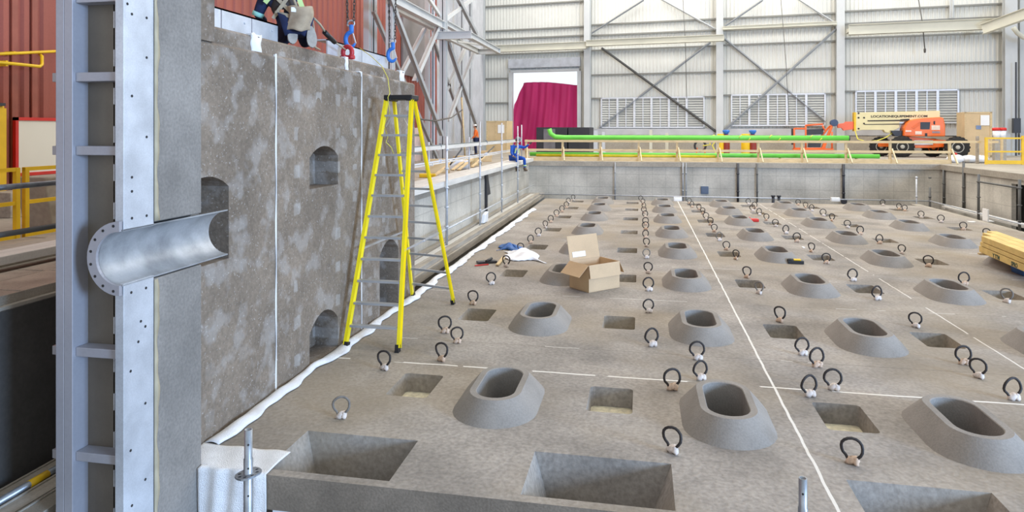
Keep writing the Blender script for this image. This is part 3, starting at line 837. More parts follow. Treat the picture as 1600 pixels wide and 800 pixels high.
# ================================================================ LIFTING LOOPS
LP = {'A': [(533, 632), (600, 560), (690, 547), (714, 520), (695, 505), (739, 463), (767, 433), (791, 407), (813.5, 385), (829, 372), (841, 361), (852, 349), (860.5, 341), (869.5, 332), (878, 325.5), (885, 319), (888, 312.5), (895.5, 308)],
      'B': [(1001, 309), (1004.5, 314), (1006, 320), (1006, 327), (1008, 334), (1008.6, 344.6), (1008.6, 352), (1008.6, 364), (1010, 377), (1010, 394), (1012.7, 416.6), (1013, 442.6), (1013, 475), (1018, 525), (1050, 590), (1094, 575), (1089, 545), (1050, 683)],
      'C': [(1077, 312.7), (1081, 318.5), (1092, 322), (1098, 328.5), (1103, 336.5), (1110, 345), (1116, 355), (1123.6, 368), (1135, 382), (1150, 396), (1167, 423.5), (1186, 447), (1218.5, 489), (1253, 538), (1276, 556), (1264, 600), (1301, 590), (1331, 700)],
      'D': [(1169, 314), (1179, 320), (1175.5, 324), (1186, 330), (1197.5, 338), (1211.5, 347), (1227.7, 357.6), (1245, 370), (1268, 385), (1291, 402), (1332, 428), (1370, 456), (1430, 497), (1505, 552), (1528, 572), (1582, 605)],
      'E': [(1247, 315), (1258.6, 319.5), (1268, 324), (1286, 331.5), (1300, 339), (1324, 349), (1344, 359), (1374, 372.5), (1409, 387.6), (1450.5, 407), (1506, 434), (1573, 460)],
      'F': [(1379, 315.7), (1404.5, 321), (1413.5, 324), (1439, 334), (1470, 341), (1505, 352), (1541.5, 363)]}
ROWLAB = {'A': 'row beside the white strip', 'B': 'row passing the cardboard box', 'C': 'second row out past the box', 'D': 'third row out past the box', 'E': 'fourth row out past the box', 'F': 'row along the far pit ledge'}
def loop_proto(lm, tm, seed):
    rnd = random.Random(seed)
    root = thing('lifting_loop', (0, 0, 0), 'dark lifting loop', 'loop')
    pts = [(-.022, 0, .012), (-.034, .002, .04)]
    for i in range(15):
        a = math.radians(-118 - 304 * i / 14) + PI * 0; a = math.radians(236 - 292 * i / 14)
        pts.append((.087 * math.cos(a) * (1 + .06 * rnd.random()), .012 * math.sin(2 * a), .142 + .090 * math.sin(a)))
    pts += [(.034, -.002, .04), (.022, 0, .012)]
    b = B(); b.path(pts, .0135, 8); b.build('loop', lm, root)
    b = B(); b.blob((.0, 0, .034), (.058, 0, .014), (0, .038, 0), (.006, 0, .038), 0, seed, .2, 10, 6)
    b.blob((.036, -.014, .034), (.034, 0, 0), (0, .030, 0), (0, 0, .038), 0, seed + 3, .25, 8, 5)
    b.build('tape_wrap', tm, root)
    return root
protos = [loop_proto(M_loop, M_tape, 1), loop_proto(M_loop, M_tapeo, 2), loop_proto(M_loopg, M_tape, 3)]
used = [False] * 3
for key in 'ABCDEF':
    pts = sorted(LP[key], key=lambda q: -q[1])
    for i, (u, v) in enumerate(pts):
        g = G(u, v, .142)
        k = 2 if (u, v) in ((533, 632), (1186, 447), (1123.6, 368), (1010, 394), (1573, 460)) else (1 if random.random() < .4 else 0)
        if used[k]: o = copy_tree(protos[k])
        else: o = protos[k]; used[k] = True
        o.location = (g.x, g.y, 0); face = math.atan2(-g.x, g.y)
        o.rotation_euler = (0, 0, face + random.uniform(-.7, .7)); o.scale = [random.uniform(.94, 1.08)] * 3
        tag(o, '%s lifting loop, %s from the front in the %s' % ('grey' if k == 2 else 'dark', ORD[i + 1], ROWLAB[key]), 'loop', 'lifting loops on the slab')

# ================================================================ STEPLADDER
FL, FR = G(541, 545), G(621, 550); BL, BR = G(646, 466), G(708, 475)
lad = thing('stepladder', ((FL + BR) / 2), 'tall yellow fibreglass stepladder with aluminium steps and black top cap', 'ladder')
ZT = 3.50; YT = 9.78; TXC = -3.585
tops = [Vector((TXC - .19, YT - .09, ZT)), Vector((TXC + .17, YT - .09, ZT)), Vector((TXC - .15, YT + .09, ZT)), Vector((TXC + .14, YT + .09, ZT))]
feet = [FL, FR, BL, BR]
def rail_pt(i, z): return feet[i] + (tops[i] - feet[i]) * (z / ZT)
for i in range(4):
    b = B(); w, h = (.042, .085) if i < 2 else (.036, .07)
    p, q = rail_pt(i, .05), rail_pt(i, ZT - .02)
    d = (q - p).normalized(); ax = Vector((1, 0, 0)); ay = d.cross(ax).normalized(); ax = ay.cross(d); c = (p + q) / 2
    b.obox(c, ax * .004, d * (q - p).length / 2, ay * h / 2)
    sgn = 1 if i % 2 == 0 else -1
    for s_ in (-1, 1): b.obox(c + ay * s_ * (h / 2 - .004) - ax * sgn * w / 2, ax * w / 2, d * (q - p).length / 2, ay * .004)
    b.build('front_rail' if i < 2 else 'rear_rail', M_yellow, lad)
    b = B(); f0 = rail_pt(i, 0.0); f1 = rail_pt(i, .09); b.beam(f0, f1, .05, .09, (0, 1, 0)); b.beam(f0 + Vector((0, -.04, .008)), f0 + Vector((0, .05, .008)), .06, .016)
    b.build('foot', M_black, lad)
for k in range(1, 12):
    z = k * ZT / 12 + .02
    a, c = rail_pt(0, z), rail_pt(1, z); b = B()
    b.box(a.x + .01, c.x - .01, a.y - .04, a.y + .04, z - .006, z).box(a.x + .01, c.x - .01, a.y - .042, a.y - .036, z - .03, z).box(a.x + .01, c.x - .01, a.y + .036, a.y + .042, z - .03, z)
    b.build('step', M_alu, lad)
for k in range(1, 12):
    z = k * ZT / 12 + .0
    a, c = rail_pt(2, z), rail_pt(3, z); b = B(); b.beam(a, c, .03, .035); b.build('rear_brace', M_alu, lad)
b = B(); b.box(TXC - .235, TXC + .215, YT - .16, YT + .16, ZT - .045, ZT + .03); b.box(TXC - .215, TXC - .12, YT - .165, YT + .165, ZT - .06, ZT - .02); b.box(TXC + .12, TXC + .2, YT - .165, YT + .165, ZT - .06, ZT - .02)
b.build('top_cap', M_black, lad, bevel=.012)
for i in (0, 1):
    za, zb = 1.42, 1.42
    a, c = rail_pt(i, 1.30), rail_pt(i + 2, 1.30); m = (a + c) / 2 + Vector((0, 0, .0)); off = Vector((.02 if i else -.02, 0, 0))
    b = B(); b.beam(a + off, m + off, .008, .03); b.beam(m + off * .3, c + off * .3, .008, .03); b.lathe(m + off * 1.4, (1, 0, 0), [(.016, -.012), (.016, .012)], 10)
    b.build('spreader', M_alu, lad)
    a = rail_pt(i, ZT * 11 / 12 + .0); s_ = 1 if i == 0 else -1
    b = B(); b.beam(a + Vector((s_ * .02, 0, -.16)), a + Vector((s_ * .11, 0, 0)), .006, .02, (0, 1, 0)); b.build('corner_gusset', M_alu, lad)

# ================================================================ CARDBOARD BOX
c0, c1, c3 = G(920, 458), G(968, 449.5), G(900, 448.5)
e1 = (c1 - c0); L1 = e1.length; e1.normalize(); e2 = Vector((-e1.y, e1.x, 0)); L2 = .56; Hb = .50
box = thing('cardboard_box', (c0 + e1 * L1 / 2 + e2 * L2 / 2), 'large open brown cardboard box with raised flap on the slab', 'box')
up = Vector((0, 0, 1)); th = .006
b = B()
C4 = [c0, c0 + e1 * L1, c0 + e1 * L1 + e2 * L2, c0 + e2 * L2]
for i in range(4):
    a, c = C4[i], C4[(i + 1) % 4]; d = (c - a); nn = Vector((d.y, -d.x, 0)).normalized()
    b.obox((a + c) / 2 + up * (Hb / 2 + .004) - nn * th / 2, d / 2, nn * th / 2, up * Hb / 2)
b.obox((C4[0] + C4[2]) / 2 + up * .006, e1 * L1 / 2, e2 * L2 / 2, up * .004)
b.build('carton', M_card, box)
def flap(a, c, dirv, ln, name='flap'):
    d = Vector(dirv).normalized(); nn = (c - a).cross(d).normalized(); b = B()
    b.obox((a + c) / 2 + d * ln / 2, (c - a) / 2 * .985, d * ln / 2, nn * th / 2); return b.build(name, M_card, box)
T4 = [p + up * (Hb + .006) for p in C4]
flap(T4[3] , T4[2], up * 1 + e2 * .22, .46)
flap(T4[0], T4[1], -up * 1 - e2 * .16, .25)
flap(T4[0] , T4[3], -e1 * .85 - up * .75, .30)
flap(T4[1], T4[2], e1 * .55 - up * 1, .26)
lb = (T4[3] + T4[2]) / 2 - e1 * .14 + up * .10 + e2 * .012
b = B(); b.obox(lb, e1 * .16, (up + e2 * .22).normalized() * .05, (e2 - up * .22).normalized() * .002); b.build('shipping_label', M_paper, box)

# small things lying on the slab
def sheet(name, m, pts_px, lab, cat, hmax, seed, thick=.006):
    """crumpled sheet whose footprint runs around the given corners"""
    P_ = [G(u, v) for u, v in pts_px]; rnd = random.Random(seed); ph = [rnd.uniform(0, 6) for _ in range(6)]
    def fn(a, c):
        p = (P_[0] * (1 - a) + P_[1] * a) * (1 - c) + (P_[3] * (1 - a) + P_[2] * a) * c
        w = math.sin(PI * a) * math.sin(PI * c)
        z = .014 + hmax * (w ** .6) * (.55 + .25 * math.sin(a * 9 + ph[0] + c * 4) + .2 * math.sin(c * 11 + ph[1] - a * 6)) + .012 * abs(math.sin(a * 23 + c * 17))
        return (p.x + .06 * math.sin(c * 8 + ph[2]), p.y + .12 * math.sin(a * 7 + ph[3]), z)
    b = B(); b.grid(fn, 36, 18, 0, thick); return tag(b.build(name, m), lab, cat)
sheet('plastic_sheet', M_plastic, [(792, 406), (852, 411), (835, 394), (790, 393)], 'crumpled white plastic sheet on the slab beside blue tarp', 'plastic sheet', .16, 3)
sheet('folded_tarp', M_bluetarp, [(780, 392), (816, 392), (812, 384.5), (784, 385)], 'small crumpled blue tarp lying behind white plastic sheet', 'tarp', .14, 5)
b = B(); b.beam(G(777, 414, .03), G(787, 402, .05), .07, .03); tag(b.build('wood_offcut', M_wood), 'short pale wood offcut beside the white plastic sheet', 'wood')
b = B(); a, c = G(746, 410, .03), G(775, 408, .03); b.beam(a, c, .18, .04); b.tube(a + Vector((.2, 0, .03)), c + Vector((-.1, 0, .06)), .03)
tag(b.build('steel_lever', M_darkpanel), 'dark steel tool lying on slab near the white strip', 'tool')
b = B(); b.beam(G(742, 415, .015), G(763, 413, .015), .04, .02); tag(b.build('red_crowbar', M_redpaint), 'thin red bar lying in front of the dark steel tool', 'bar')
# black and yellow cordless tool
p = G(1243, 412); t = thing('power_tool', p, 'black and yellow power tool lying beside an oval collar', 'tool')
b = B(); b.box(p.x - .17, p.x + .17, p.y - .06, p.y + .06, .003, .075); b.blob((p.x - .1, p.y, .08), (.09, 0, 0), (0, .055, 0), (0, 0, .04)); b.build('tool_body', M_black, t, bevel=.012)
b = B(); b.box(p.x - .05, p.x + .11, p.y - .05, p.y + .05, .075, .105); b.build('yellow_cover', M_ysafe, t, bevel=.01)
p = G(1177, 346); b = B(); b.box(p.x - .16, p.x + .16, p.y - .12, p.y + .12, .003, .09).box(p.x - .2, p.x - .1, p.y - .06, p.y + .06, .003, .14)
tag(b.build('red_toolbox', M_redpaint, bevel=.01), 'small red case on the slab beyond the collars', 'case')
for u, v, w, lab in ((1059, 314, .34, 'white block at the slab edge under the blue-grey wall plate'), (1305, 314.5, .34, 'white block at the slab edge by a dark wall pipe'), (1518, 347, .2, 'scrap of white paper at the slab edge by the scaffold frame'), (1255, 387, .05, 'tiny white scrap on the slab between collars')):
    p = G(u, v); b = B(); b.box(p.x - w / 2, p.x + w / 2, p.y - .08, p.y + .08, .003, .16 if w > .3 else .02); b.box(p.x - w / 2 + .02, p.x + w / 2 - .04, p.y - .1, p.y - .08, .003, .1 if w > .3 else .012)
    tag(b.build('foam_block' if w > .3 else 'paper_scrap', M_paper), lab, 'foam block' if w > .3 else 'paper')

# lumber stack on bearers beside the slab edge
o1 = Vector((7.47, 15.6, 0)); 
def lum(): pass
pA = G(1537, 415); 
stk_o = Vector((7.6, 16.85, .24)); dl = Vector((-.09, -1, 0)).normalized(); dw = Vector((1, -.09, 0)).normalized()
labs = ['yellow lumber board, top of the stack, edge side', 'yellow lumber board, top of stack, centre of three', 'yellow lumber board, top of the stack, far side',
        'yellow lumber board, middle layer of the stack, edge side', 'yellow lumber board, middle layer of the stack, centre', 'yellow lumber board, middle layer of stack, far side',
        'stamped yellow lumber board, bottom of the stack, edge side', 'yellow lumber board, bottom of the stack, centre', 'yellow lumber board, bottom of the stack, far side']
n = 0
for lay, (z0, h) in enumerate(((.50, .13), (.40, .09), (.25, .14))):
    for k in range(3):
        off = random.uniform(-.04, .06) - (0, .45, .8)[k] + (.12 if lay == 0 and k == 0 else 0)
        c = stk_o + dl * (1.6 + off) + dw * (k * .21) + Vector((0, 0, z0 + h / 2 - .24)); 
        b = B(); b.obox(c, dl * 1.6, dw * .1, Vector((0, 0, h / 2 - .002)))
        o = b.build('lumber_board', M_lumber, bevel=.004); tag(o, labs[n], 'board', 'boards of the lumber stack'); n += 1
        if lay == 2 and k == 0:
            for body, d in (('Y TTM', .75), ('SPRO', 1.65)):
                mx = Matrix(((dl.x, 0, -dw.x, 0), (dl.y, 0, -dw.y, 0), (0, 1, 0, 0), (0, 0, 0, 1)))
                pos = c - dw * .1012 - dl * (1.6 - d) + Vector((0, 0, -.055))
                text_mesh(body, .12, Matrix.Translation(pos) @ mx, mat('stamp_ink', '#2f4a3c', .8), 'stamp', o, .004)
for k, d in enumerate((.12, 2.6)):
    c = stk_o + dl * d + dw * .2
    z0, z1 = (.206, .247) if k == 0 else (.003, .247)
    b = B(); b.obox(Vector((c.x, c.y, (z0 + z1) / 2)), dl * .05, dw * .36, Vector((0, 0, (z1 - z0) / 2)))
    tag(b.build('timber_bearer', M_wood), 'short timber bearer on the collar under lumber stack' if k == 0 else 'short timber bearer on the slab under lumber stack', 'timber')
b = B(); x0, x1, y0, y1 = 7.68, 8.3, 15.45, 15.98
lo = [(x0 + .03, y0 + .03, .004), (x1 - .03, y0 + .03, .004), (x1 - .03, y1 - .03, .004), (x0 + .03, y1 - .03, .004)]; hi = [(x0, y0, .225), (x1, y0, .225), (x1, y1, .225), (x0, y1, .225)]
b.add(lo + hi, [(0, 3, 2, 1), (0, 1, 5, 4), (1, 2, 6, 5), (2, 3, 7, 6), (3, 0, 4, 7), (4, 5, 6, 7)])
b.box(x0 - .015, x1 + .015, y0 - .015, y1 + .015, .2, .228)
tag(b.build('blue_bin', M_bluetarp), 'dark blue plastic bin tucked under the lumber stack', 'bin')

# ================================================================ CHAINS, HOOKS, ROPE
def chain(x, y, z0, z1, lean=0.0):
    b = B(); pitch = .058; k = int((z1 - z0) / pitch)
    for i in range(k):
        z = z0 + (i + .5) * pitch; a = (1, 0, 0) if i % 2 else (0, 1, 0); av = Vector(a)
        xx = x + lean * (z - z0); yy = y
        pts = []
        for j in range(8):
            th = 2 * PI * j / 8; pts.append(Vector((xx, yy, z)) + av * .017 * math.cos(th) + Vector((0, 0, .040 * math.sin(th))))
        b.path(pts, .007, 5, 0, True)
    return b
def hook_set(p, lab, labh, lean):
    c = thing('chain_sling', (p.x, p.y, p.z + .1), lab, 'chain')
    for s in (-1, 1): chain(p.x + s * .05, p.y, p.z + .24, 7.6, s * lean).build('chain_leg', M_chain, c)
    h = thing('lifting_hook', (p.x, p.y, p.z - .12), labh, 'hook')
    b = B(); pts = []
    for i in range(13):
        a = math.radians(80 + 250 * i / 12); pts.append((p.x + .085 * math.cos(a), p.y, p.z + .0 + .115 * math.sin(a)))
    b.path([(p.x + .01, p.y, p.z + .23)] + pts, [.04] + [.036] * 9 + [.032, .028, .022, .016], 8); b.build('hook_body', M_blue, h)
    b = B(); b.beam((p.x + .085, p.y, p.z - .06), (p.x + .03, p.y, p.z + .12), .02, .014); b.build('latch', M_galv, h)
    b = B(); b.path([(p.x + .06 * math.cos(t * PI / 6), p.y, p.z + .25 + .05 * math.sin(t * PI / 6)) for t in range(12)], .014, 6, 0, True); b.build('top_ring', M_galv, h)
    return h
pk = PX(548, 62, -4.45); pk2 = PX(613, 86, -4.45)
hook_set(pk, 'steel chain sling hanging over the red shackle on wall head', 'blue lifting hook holding the red shackle on wall head', .03)
hook_set(pk2, 'steel chain sling hanging beyond the yellow stepladder top', 'blue lifting hook hanging at the far end of wall head', .02)
s = PX(543, 82, -4.43); t = thing('shackle', s - Vector((0, 0, .08)), 'red lifting shackle fixed to the wall head under blue hook', 'shackle')
b = B(); pts = [s + Vector((.075 * math.cos(a), 0, .09 * math.sin(a))) for a in [math.radians(-60 + 300 * i / 12) for i in range(13)]]
b.path(pts, .038, 8); b.build('bow', M_redm, t)
b = B(); b.tube(s + Vector((-.11, 0, -.075)), s + Vector((.11, 0, -.075)), .034); b.build('pin', M_redm, t)
b = B(); b.blob(s + Vector((.03, .04, -.12)), (.05, 0, 0), (0, .05, 0), (0, 0, .06), 0, 4, .1); b.build('tape', M_tape, t)
b = B(); pts = [PX(562, 75, -4.4), PX(580, 88, -4.15), PX(597, 104, -3.9), PX(606, 122, -3.74), PX(609, 146, -3.73), PX(606, 152, -3.62), PX(609, 176, -3.75), PX(600, 196, -3.86), PX(606, 214, -3.9), PX(603, 222, -3.9), PX(611, 230, -3.88), PX(615, 240, -3.86)]
b.path(pts, .006, 6); tag(b.build('yellow_rope', M_rope), 'thin yellow rope hanging from wall head over the stepladder cap', 'rope')

# ================================================================ PEOPLE
def skin_mesh(name, J, E_, R_, root, levels=2):
    me = bpy.data.meshes.new(name); keys = [root] + [k for k in J if k != root]; ix = {k: i for i, k in enumerate(keys)}
    me.from_pydata([Vector(J[k]) for k in keys], [(ix[a], ix[b]) for a, b in E_], [])
    o = bpy.data.objects.new(name, me); COL.objects.link(o)
    sk = o.modifiers.new('skin', 'SKIN'); sk.use_smooth_shade = True
    for k in keys:
        r = R_[k]; r = r if isinstance(r, tuple) else (r, r)
        me.skin_vertices[0].data[ix[k]].radius = r
    me.skin_vertices[0].data[0].use_root = True
    ss = o.modifiers.new('sub', 'SUBSURF'); ss.levels = levels; ss.render_levels = levels
    m2 = bpy.data.meshes.new_from_object(o.evaluated_get(bpy.context.evaluated_depsgraph_get()))
    bpy.data.objects.remove(o)
    b = B(); b.add([v.co.copy() for v in m2.vertices], [list(p.vertices) for p in m2.polygons], 0, True)
    return b
def hand(J, E_, R_, w, tip, side, tag_, sc=1.0):
    """palm, four fingers and a thumb branching from a wrist towards tip"""
    w = Vector(w); d = (Vector(tip) - w); ln = d.length; d.normalize(); s = Vector(side); s = (s - d * s.dot(d)).normalized(); nrm = d.cross(s)
    J[tag_ + 'palm'] = w + d * ln * .45; R_[tag_ + 'palm'] = (.034 * sc, .016 * sc)
    for i, (o_, l_) in enumerate(((-.032, .92), (-.011, 1.0), (.011, .95), (.031, .80))):
        a = w + d * ln * .55 + s * o_ * sc; m = a + d * ln * .26 * l_ + nrm * .008; e = m + d * ln * .2 * l_ + nrm * .022
        for nme, q, r in (('a', a, .0105), ('m', m, .0095), ('e', e, .008)): J[tag_ + 'f%d' % i + nme] = q; R_[tag_ + 'f%d' % i + nme] = r * sc
        E_ += [(tag_ + 'palm', tag_ + 'f%da' % i), (tag_ + 'f%da' % i, tag_ + 'f%dm' % i), (tag_ + 'f%dm' % i, tag_ + 'f%de' % i)]
    a = w + d * ln * .3 - s * .045 * sc; e = a + d * ln * .26 - s * .022 * sc + nrm * .01
    J[tag_ + 't'] = a; J[tag_ + 'te'] = e; R_[tag_ + 't'] = .013 * sc; R_[tag_ + 'te'] = .010 * sc
    E_ += [(tag_ + 'palm', tag_ + 't'), (tag_ + 't', tag_ + 'te')]
def person(label, P, face, jacket, trousers, boots, hat, glove=None, bulk=1.0):
    """P: joints of the pose; face: unit vector the head looks along"""
    root = thing('person', (P['pelvis'][0], P['pelvis'][1], min(P['toeL'][2], P['toeR'][2]) - .03), label, 'person')
    fv = Vector(face).normalized()
    J = {k: Vector(v) for k, v in P.items()}
    hd = J['head']; upv = (hd - J['neck']).normalized()
    J['crown'] = hd + upv * .10; J['nose'] = hd + fv * .105 - upv * .0; J['chin'] = hd + fv * .07 - upv * .085
    sd = fv.cross(Vector((0, 0, 1))).normalized(); J['earR'] = hd + sd * .088; J['earL'] = hd - sd * .088
    for s in 'LR':
        shin = (J['kn' + s] - J['an' + s]).normalized(); d = (J['toe' + s] - J['an' + s]).normalized(); ft = (d - shin * d.dot(shin)).normalized()
        J['toe' + s] = J['an' + s] + ft * .14 - shin * .045
    R_ = dict(pelvis=(.15, .11), spine=(.14, .10), chest=(.16, .11), neck=.055, head=(.082, .092), crown=(.068, .075), nose=.014, chin=.032, earR=.014, earL=.014)
    E_ = [('pelvis', 'spine'), ('spine', 'chest'), ('chest', 'neck'), ('neck', 'head'), ('head', 'crown'), ('head', 'nose'), ('neck', 'chin'), ('head', 'earR'), ('head', 'earL')]
    for s in 'LR':
        R_.update({'sh' + s: .065, 'el' + s: .047, 'wr' + s: .031, 'hip' + s: .095, 'kn' + s: .062, 'an' + s: .042, 'toe' + s: .035})
        E_ += [('chest', 'sh' + s), ('sh' + s, 'el' + s), ('el' + s, 'wr' + s), ('wr' + s, s + 'palm'), ('pelvis', 'hip' + s), ('hip' + s, 'kn' + s), ('kn' + s, 'an' + s), ('an' + s, 'toe' + s)]
        hand(J, E_, R_, J['wr' + s], J.pop('tip' + s), sd, s)
    skin_mesh('body', J, E_, R_, 'pelvis').build('body', M_skin, root)
    JJ = ['pelvis', 'spine', 'chest', 'neck', 'shL', 'elL', 'wrL', 'shR', 'elR', 'wrR']
    Jk = {k: J[k] for k in JJ}; Jk['neck'] = J['chest'] + (J['neck'] - J['chest']) * .8
    for s in 'LR': Jk['wr' + s] = J['el' + s] + (J['wr' + s] - J['el' + s]) * .93
    Rk = {k: (tuple(x * 1.14 for x in R_[k]) if isinstance(R_[k], tuple) else R_[k] * 1.25 * bulk) for k in JJ}; Rk['neck'] = .075
    Ek = [e for e in E_ if e[0] in JJ and e[1] in JJ]
    jk = skin_mesh('jacket', Jk, Ek, Rk, 'pelvis').build('jacket', jacket, root)
    TT = ['pelvis', 'hipL', 'knL', 'anL', 'hipR', 'knR', 'anR']
    Rt = {k: (tuple(x * 1.13 * bulk for x in R_[k]) if isinstance(R_[k], tuple) else R_[k] * 1.25 * bulk) for k in TT}
    skin_mesh('trousers', {k: J[k] for k in TT}, [e for e in E_ if e[0] in TT and e[1] in TT], Rt, 'pelvis').build('trousers', trousers, root)
    for s in 'LR':
        a, t = J['an' + s], J['toe' + s]; heel = a - (t - a).normalized() * .02
        d = (t - a).normalized(); shin = (J['kn' + s] - a).normalized(); foot = (d - shin * d.dot(shin)).normalized()
        q = skin_mesh('boot', {'a': a + shin * .10, 'b': a, 'h': a - foot * .055 - shin * .045, 'm': a + foot * .07 - shin * .04, 't': a + foot * .165 - shin * .055}, [('a', 'b'), ('b', 'h'), ('b', 'm'), ('m', 't')], {'a': .058, 'b': .06, 'h': .042, 'm': .05, 't': .042}, 'b')
        bt = q.build('boot', boots, root)
        sb = B(); c = a + foot * .055 - shin * .098; lat = foot.cross(shin)
        ring = [c + foot * .15 * math.cos(th) + lat * (.064 + .014 * math.cos(th)) * math.sin(th) for th in [2 * PI * i / 16 for i in range(16)]]
        sb.prism(ring, shin * .03); sb.build('sole', M_sole, bt)
        if glove:
            Jg = {k: J[k] for k in J if k[0] == s and k != s and (k[1:] == 'palm' or k[1] in 'ft')}; Jg['wr' + s] = J['wr' + s]
            Eg = [e for e in E_ if e[0] in Jg and e[1] in Jg]
            skin_mesh('glove', Jg, Eg, {k: (tuple(x * 1.3 for x in R_[k]) if isinstance(R_[k], tuple) else R_[k] * 1.4) for k in Jg}, 'wr' + s, 1).build('glove', glove, root)
    for sg in (-1, 1):
        b = B(); e = hd + fv * .083 + sd * sg * .033 + upv * .022; b.blob(e, (.012, 0, 0), (0, .012, 0), (0, 0, .009)); b.build('eye', M_black, root)
    b = B(); m = hd + fv * .090 - upv * .055; b.obox(m, sd * .024, fv * .006, upv * .005); b.build('mouth', mat('lip', '#8c5148'), root)
    if hat:
        b = B(); c = hd + upv * .055; q = [c + upv * .10 * math.sin(i * PI / 12) for i in range(7)]
        a1, a2 = sd, upv.cross(sd).normalized()
        prof = [(.118, 0), (.115, .05), (.098, .095), (.06, .122), (.02, .13)]
        b.lathe(c, upv, prof, 16); f2 = (fv - upv * fv.dot(upv)).normalized()
        b.prism([c + f2 * .09 + sd * .10, c + f2 * .15 + sd * .06, c + f2 * .165, c + f2 * .15 - sd * .06, c + f2 * .09 - sd * .10], upv * .012)
        b.build('hard_hat', hat, root)
    b = B(); b.blob(hd - fv * .02 + upv * .03, sd * .094, fv * .098, upv * .10, 0, 3, .03); b.build('hair', mat('dark_hair', '#2d231d', .8), root)
    return root

# worker kneeling on the wall head
WC = Vector((-4.50, 8.20, 4.42)); WF = Vector((-.5, .866, 0)).normalized(); WR = Vector((.866, .5, 0)).normalized()
def wl_(r_, f_, z_): return WC + WR * r_ + WF * f_ + Vector((0, 0, z_))
P1 = dict(pelvis=wl_(0, 0, 0), spine=wl_(-.08, .05, .15), chest=wl_(-.19, .11, .32), neck=wl_(-.26, .19, .48), head=wl_(-.30, .26, .60),
          shL=wl_(-.38, .10, .31), elL=wl_(-.46, .14, .10), wrL=wl_(-.36, .30, .02), tipL=wl_(-.33, .44, -.08),
          shR=wl_(-.01, .14, .38), elR=wl_(.0, .36, .20), wrR=wl_(-.14, .44, .06), tipR=wl_(-.22, .50, -.06),
          hipL=wl_(-.10, 0, -.03), knL=wl_(-.16, .38, -.245), anL=wl_(-.05, -.03, -.13), toeL=wl_(-.05, -.08, -.27),
          hipR=wl_(.10, 0, -.03), knR=wl_(.17, .34, -.245), anR=wl_(.20, -.02, -.16), toeR=wl_(.21, -.07, -.29))
w1 = person('kneeling worker in navy overalls with harness and canvas tool bag on wall head', P1, (-.62, .7, -.45), M_navy, M_navy, M_boot, M_hat, M_glove, 1.22)
# harness straps, hi-viz stripes, tool bag on the worker's back
V = Vector
def strap(loc, w, m, nm):
    pts = [wl_(*p) for p in loc]; nv = -WF; b = B(); q = []
    for i, p in enumerate(pts):
        t = (pts[min(i + 1, len(pts) - 1)] - pts[max(i - 1, 0)]).normalized(); sdv = t.cross(nv).normalized(); q.append((p - sdv * w / 2, p + sdv * w / 2))
    for i in range(len(q) - 1): b.prism([q[i][0], q[i][1], q[i + 1][1], q[i + 1][0]], nv * .012)
    return b.build(nm, m, w1)
skin_mesh('vest', {'a': wl_(-.05, .03, .08), 'b': wl_(-.11, .06, .19), 'c': wl_(-.19, .11, .33)}, [('a', 'b'), ('b', 'c')], {'a': (.21, .18), 'b': (.215, .185), 'c': (.22, .18)}, 'a').build('vest', M_vest, w1)
strap([(-.34, -.04, .42), (-.22, -.10, .29), (-.08, -.15, .14), (.04, -.165, .02)], .045, M_webbing, 'harness_strap')
strap([(-.02, -.06, .44), (-.08, -.10, .32), (-.18, -.145, .16), (-.27, -.12, .02)], .045, M_webbing, 'harness_strap')
strap([(-.25, -.12, .10), (-.08, -.165, .06), (.12, -.155, .05)], .05, M_webbing, 'harness_belt')
strap([(-.37, -.05, .23), (-.29, -.085, .33), (-.22, -.07, .42)], .06, M_hiviz, 'reflective_stripe')
strap([(.0, -.085, .40), (.06, -.11, .28), (.10, -.12, .17)], .06, M_hiviz, 'reflective_stripe')
b = B(); b.obox(wl_(-.16, -.155, .12), WR * .022, WF * .006, V((0, 0, .018))); b.build('orange_patch', mat('orange_patch', '#d08a62'), w1)
b = B(); b.path([V(P1['elL']) + (V(P1['shL']) - V(P1['elL'])) * k for k in (-.1, .16)], [.074, .078], 12); b.build('cuff_stripe', mat('aqua_stripe', '#9ad9cf'), w1)
b = B(); b.grid(lambda a, k: wl_(.06 - .135 + .27 * a + .02 * math.sin(k * 5), -.17 - .075 * math.sin(PI * a) * (1.05 - .3 * k) - .01 * math.sin(9 * a + 5 * k), .18 - .31 * k + .012 * math.sin(8 * a)), 14, 10, 0, .03)
bag = tag(b.build('tool_bag', M_canvas), 'tan canvas tool bag slung behind the kneeling worker', 'bag')
b = B(); b.obox(wl_(-.02, -.252, .13), WR * .03, WF * .004, V((0, 0, .03))); b.build('white_tag', M_paper, bag)
b = B(); b.path([wl_(.02, -.22, .17), wl_(-.03, -.18, .32), wl_(-.06, -.12, .44)], .016, 6); b.build('strap', M_webbing, bag)
lan = thing('safety_lanyard', (-4.42, 8.9, 4.1), 'safety lanyard with black sleeve from kneeling worker to red shackle', 'lanyard')
pts = [PX(490, 28, -4.45), PX(500, 38, -4.43), PX(508, 50, -4.40)]
b = B(); b.path(pts, .016, 6); b.build('rope', M_webbing, lan)
b = B(); b.path([PX(507, 50, -4.4), PX(523, 66, -4.40)], .036, 8); b.build('shock_sleeve', M_black, lan)
b = B(); b.path([PX(522, 65, -4.4), PX(532, 72, -4.41), PX(540, 78, -4.42)], .014, 6); b.build('tail_rope', M_webbing, lan)
b = B(); b.path([V((-4.33, 8.32, 4.62)), V((-4.30, 8.37, 4.3)), V((-4.30, 8.40, 4.085))], .010, 6); b.path([V((-4.30, 8.16, 4.2)), V((-4.27, 8.3, 4.11)), V((-4.29, 8.5, 4.09))], .012, 6)
tag(b.build('loose_strap', M_webbing), 'loose tan strap trailing over wall edge below the kneeling worker', 'strap')

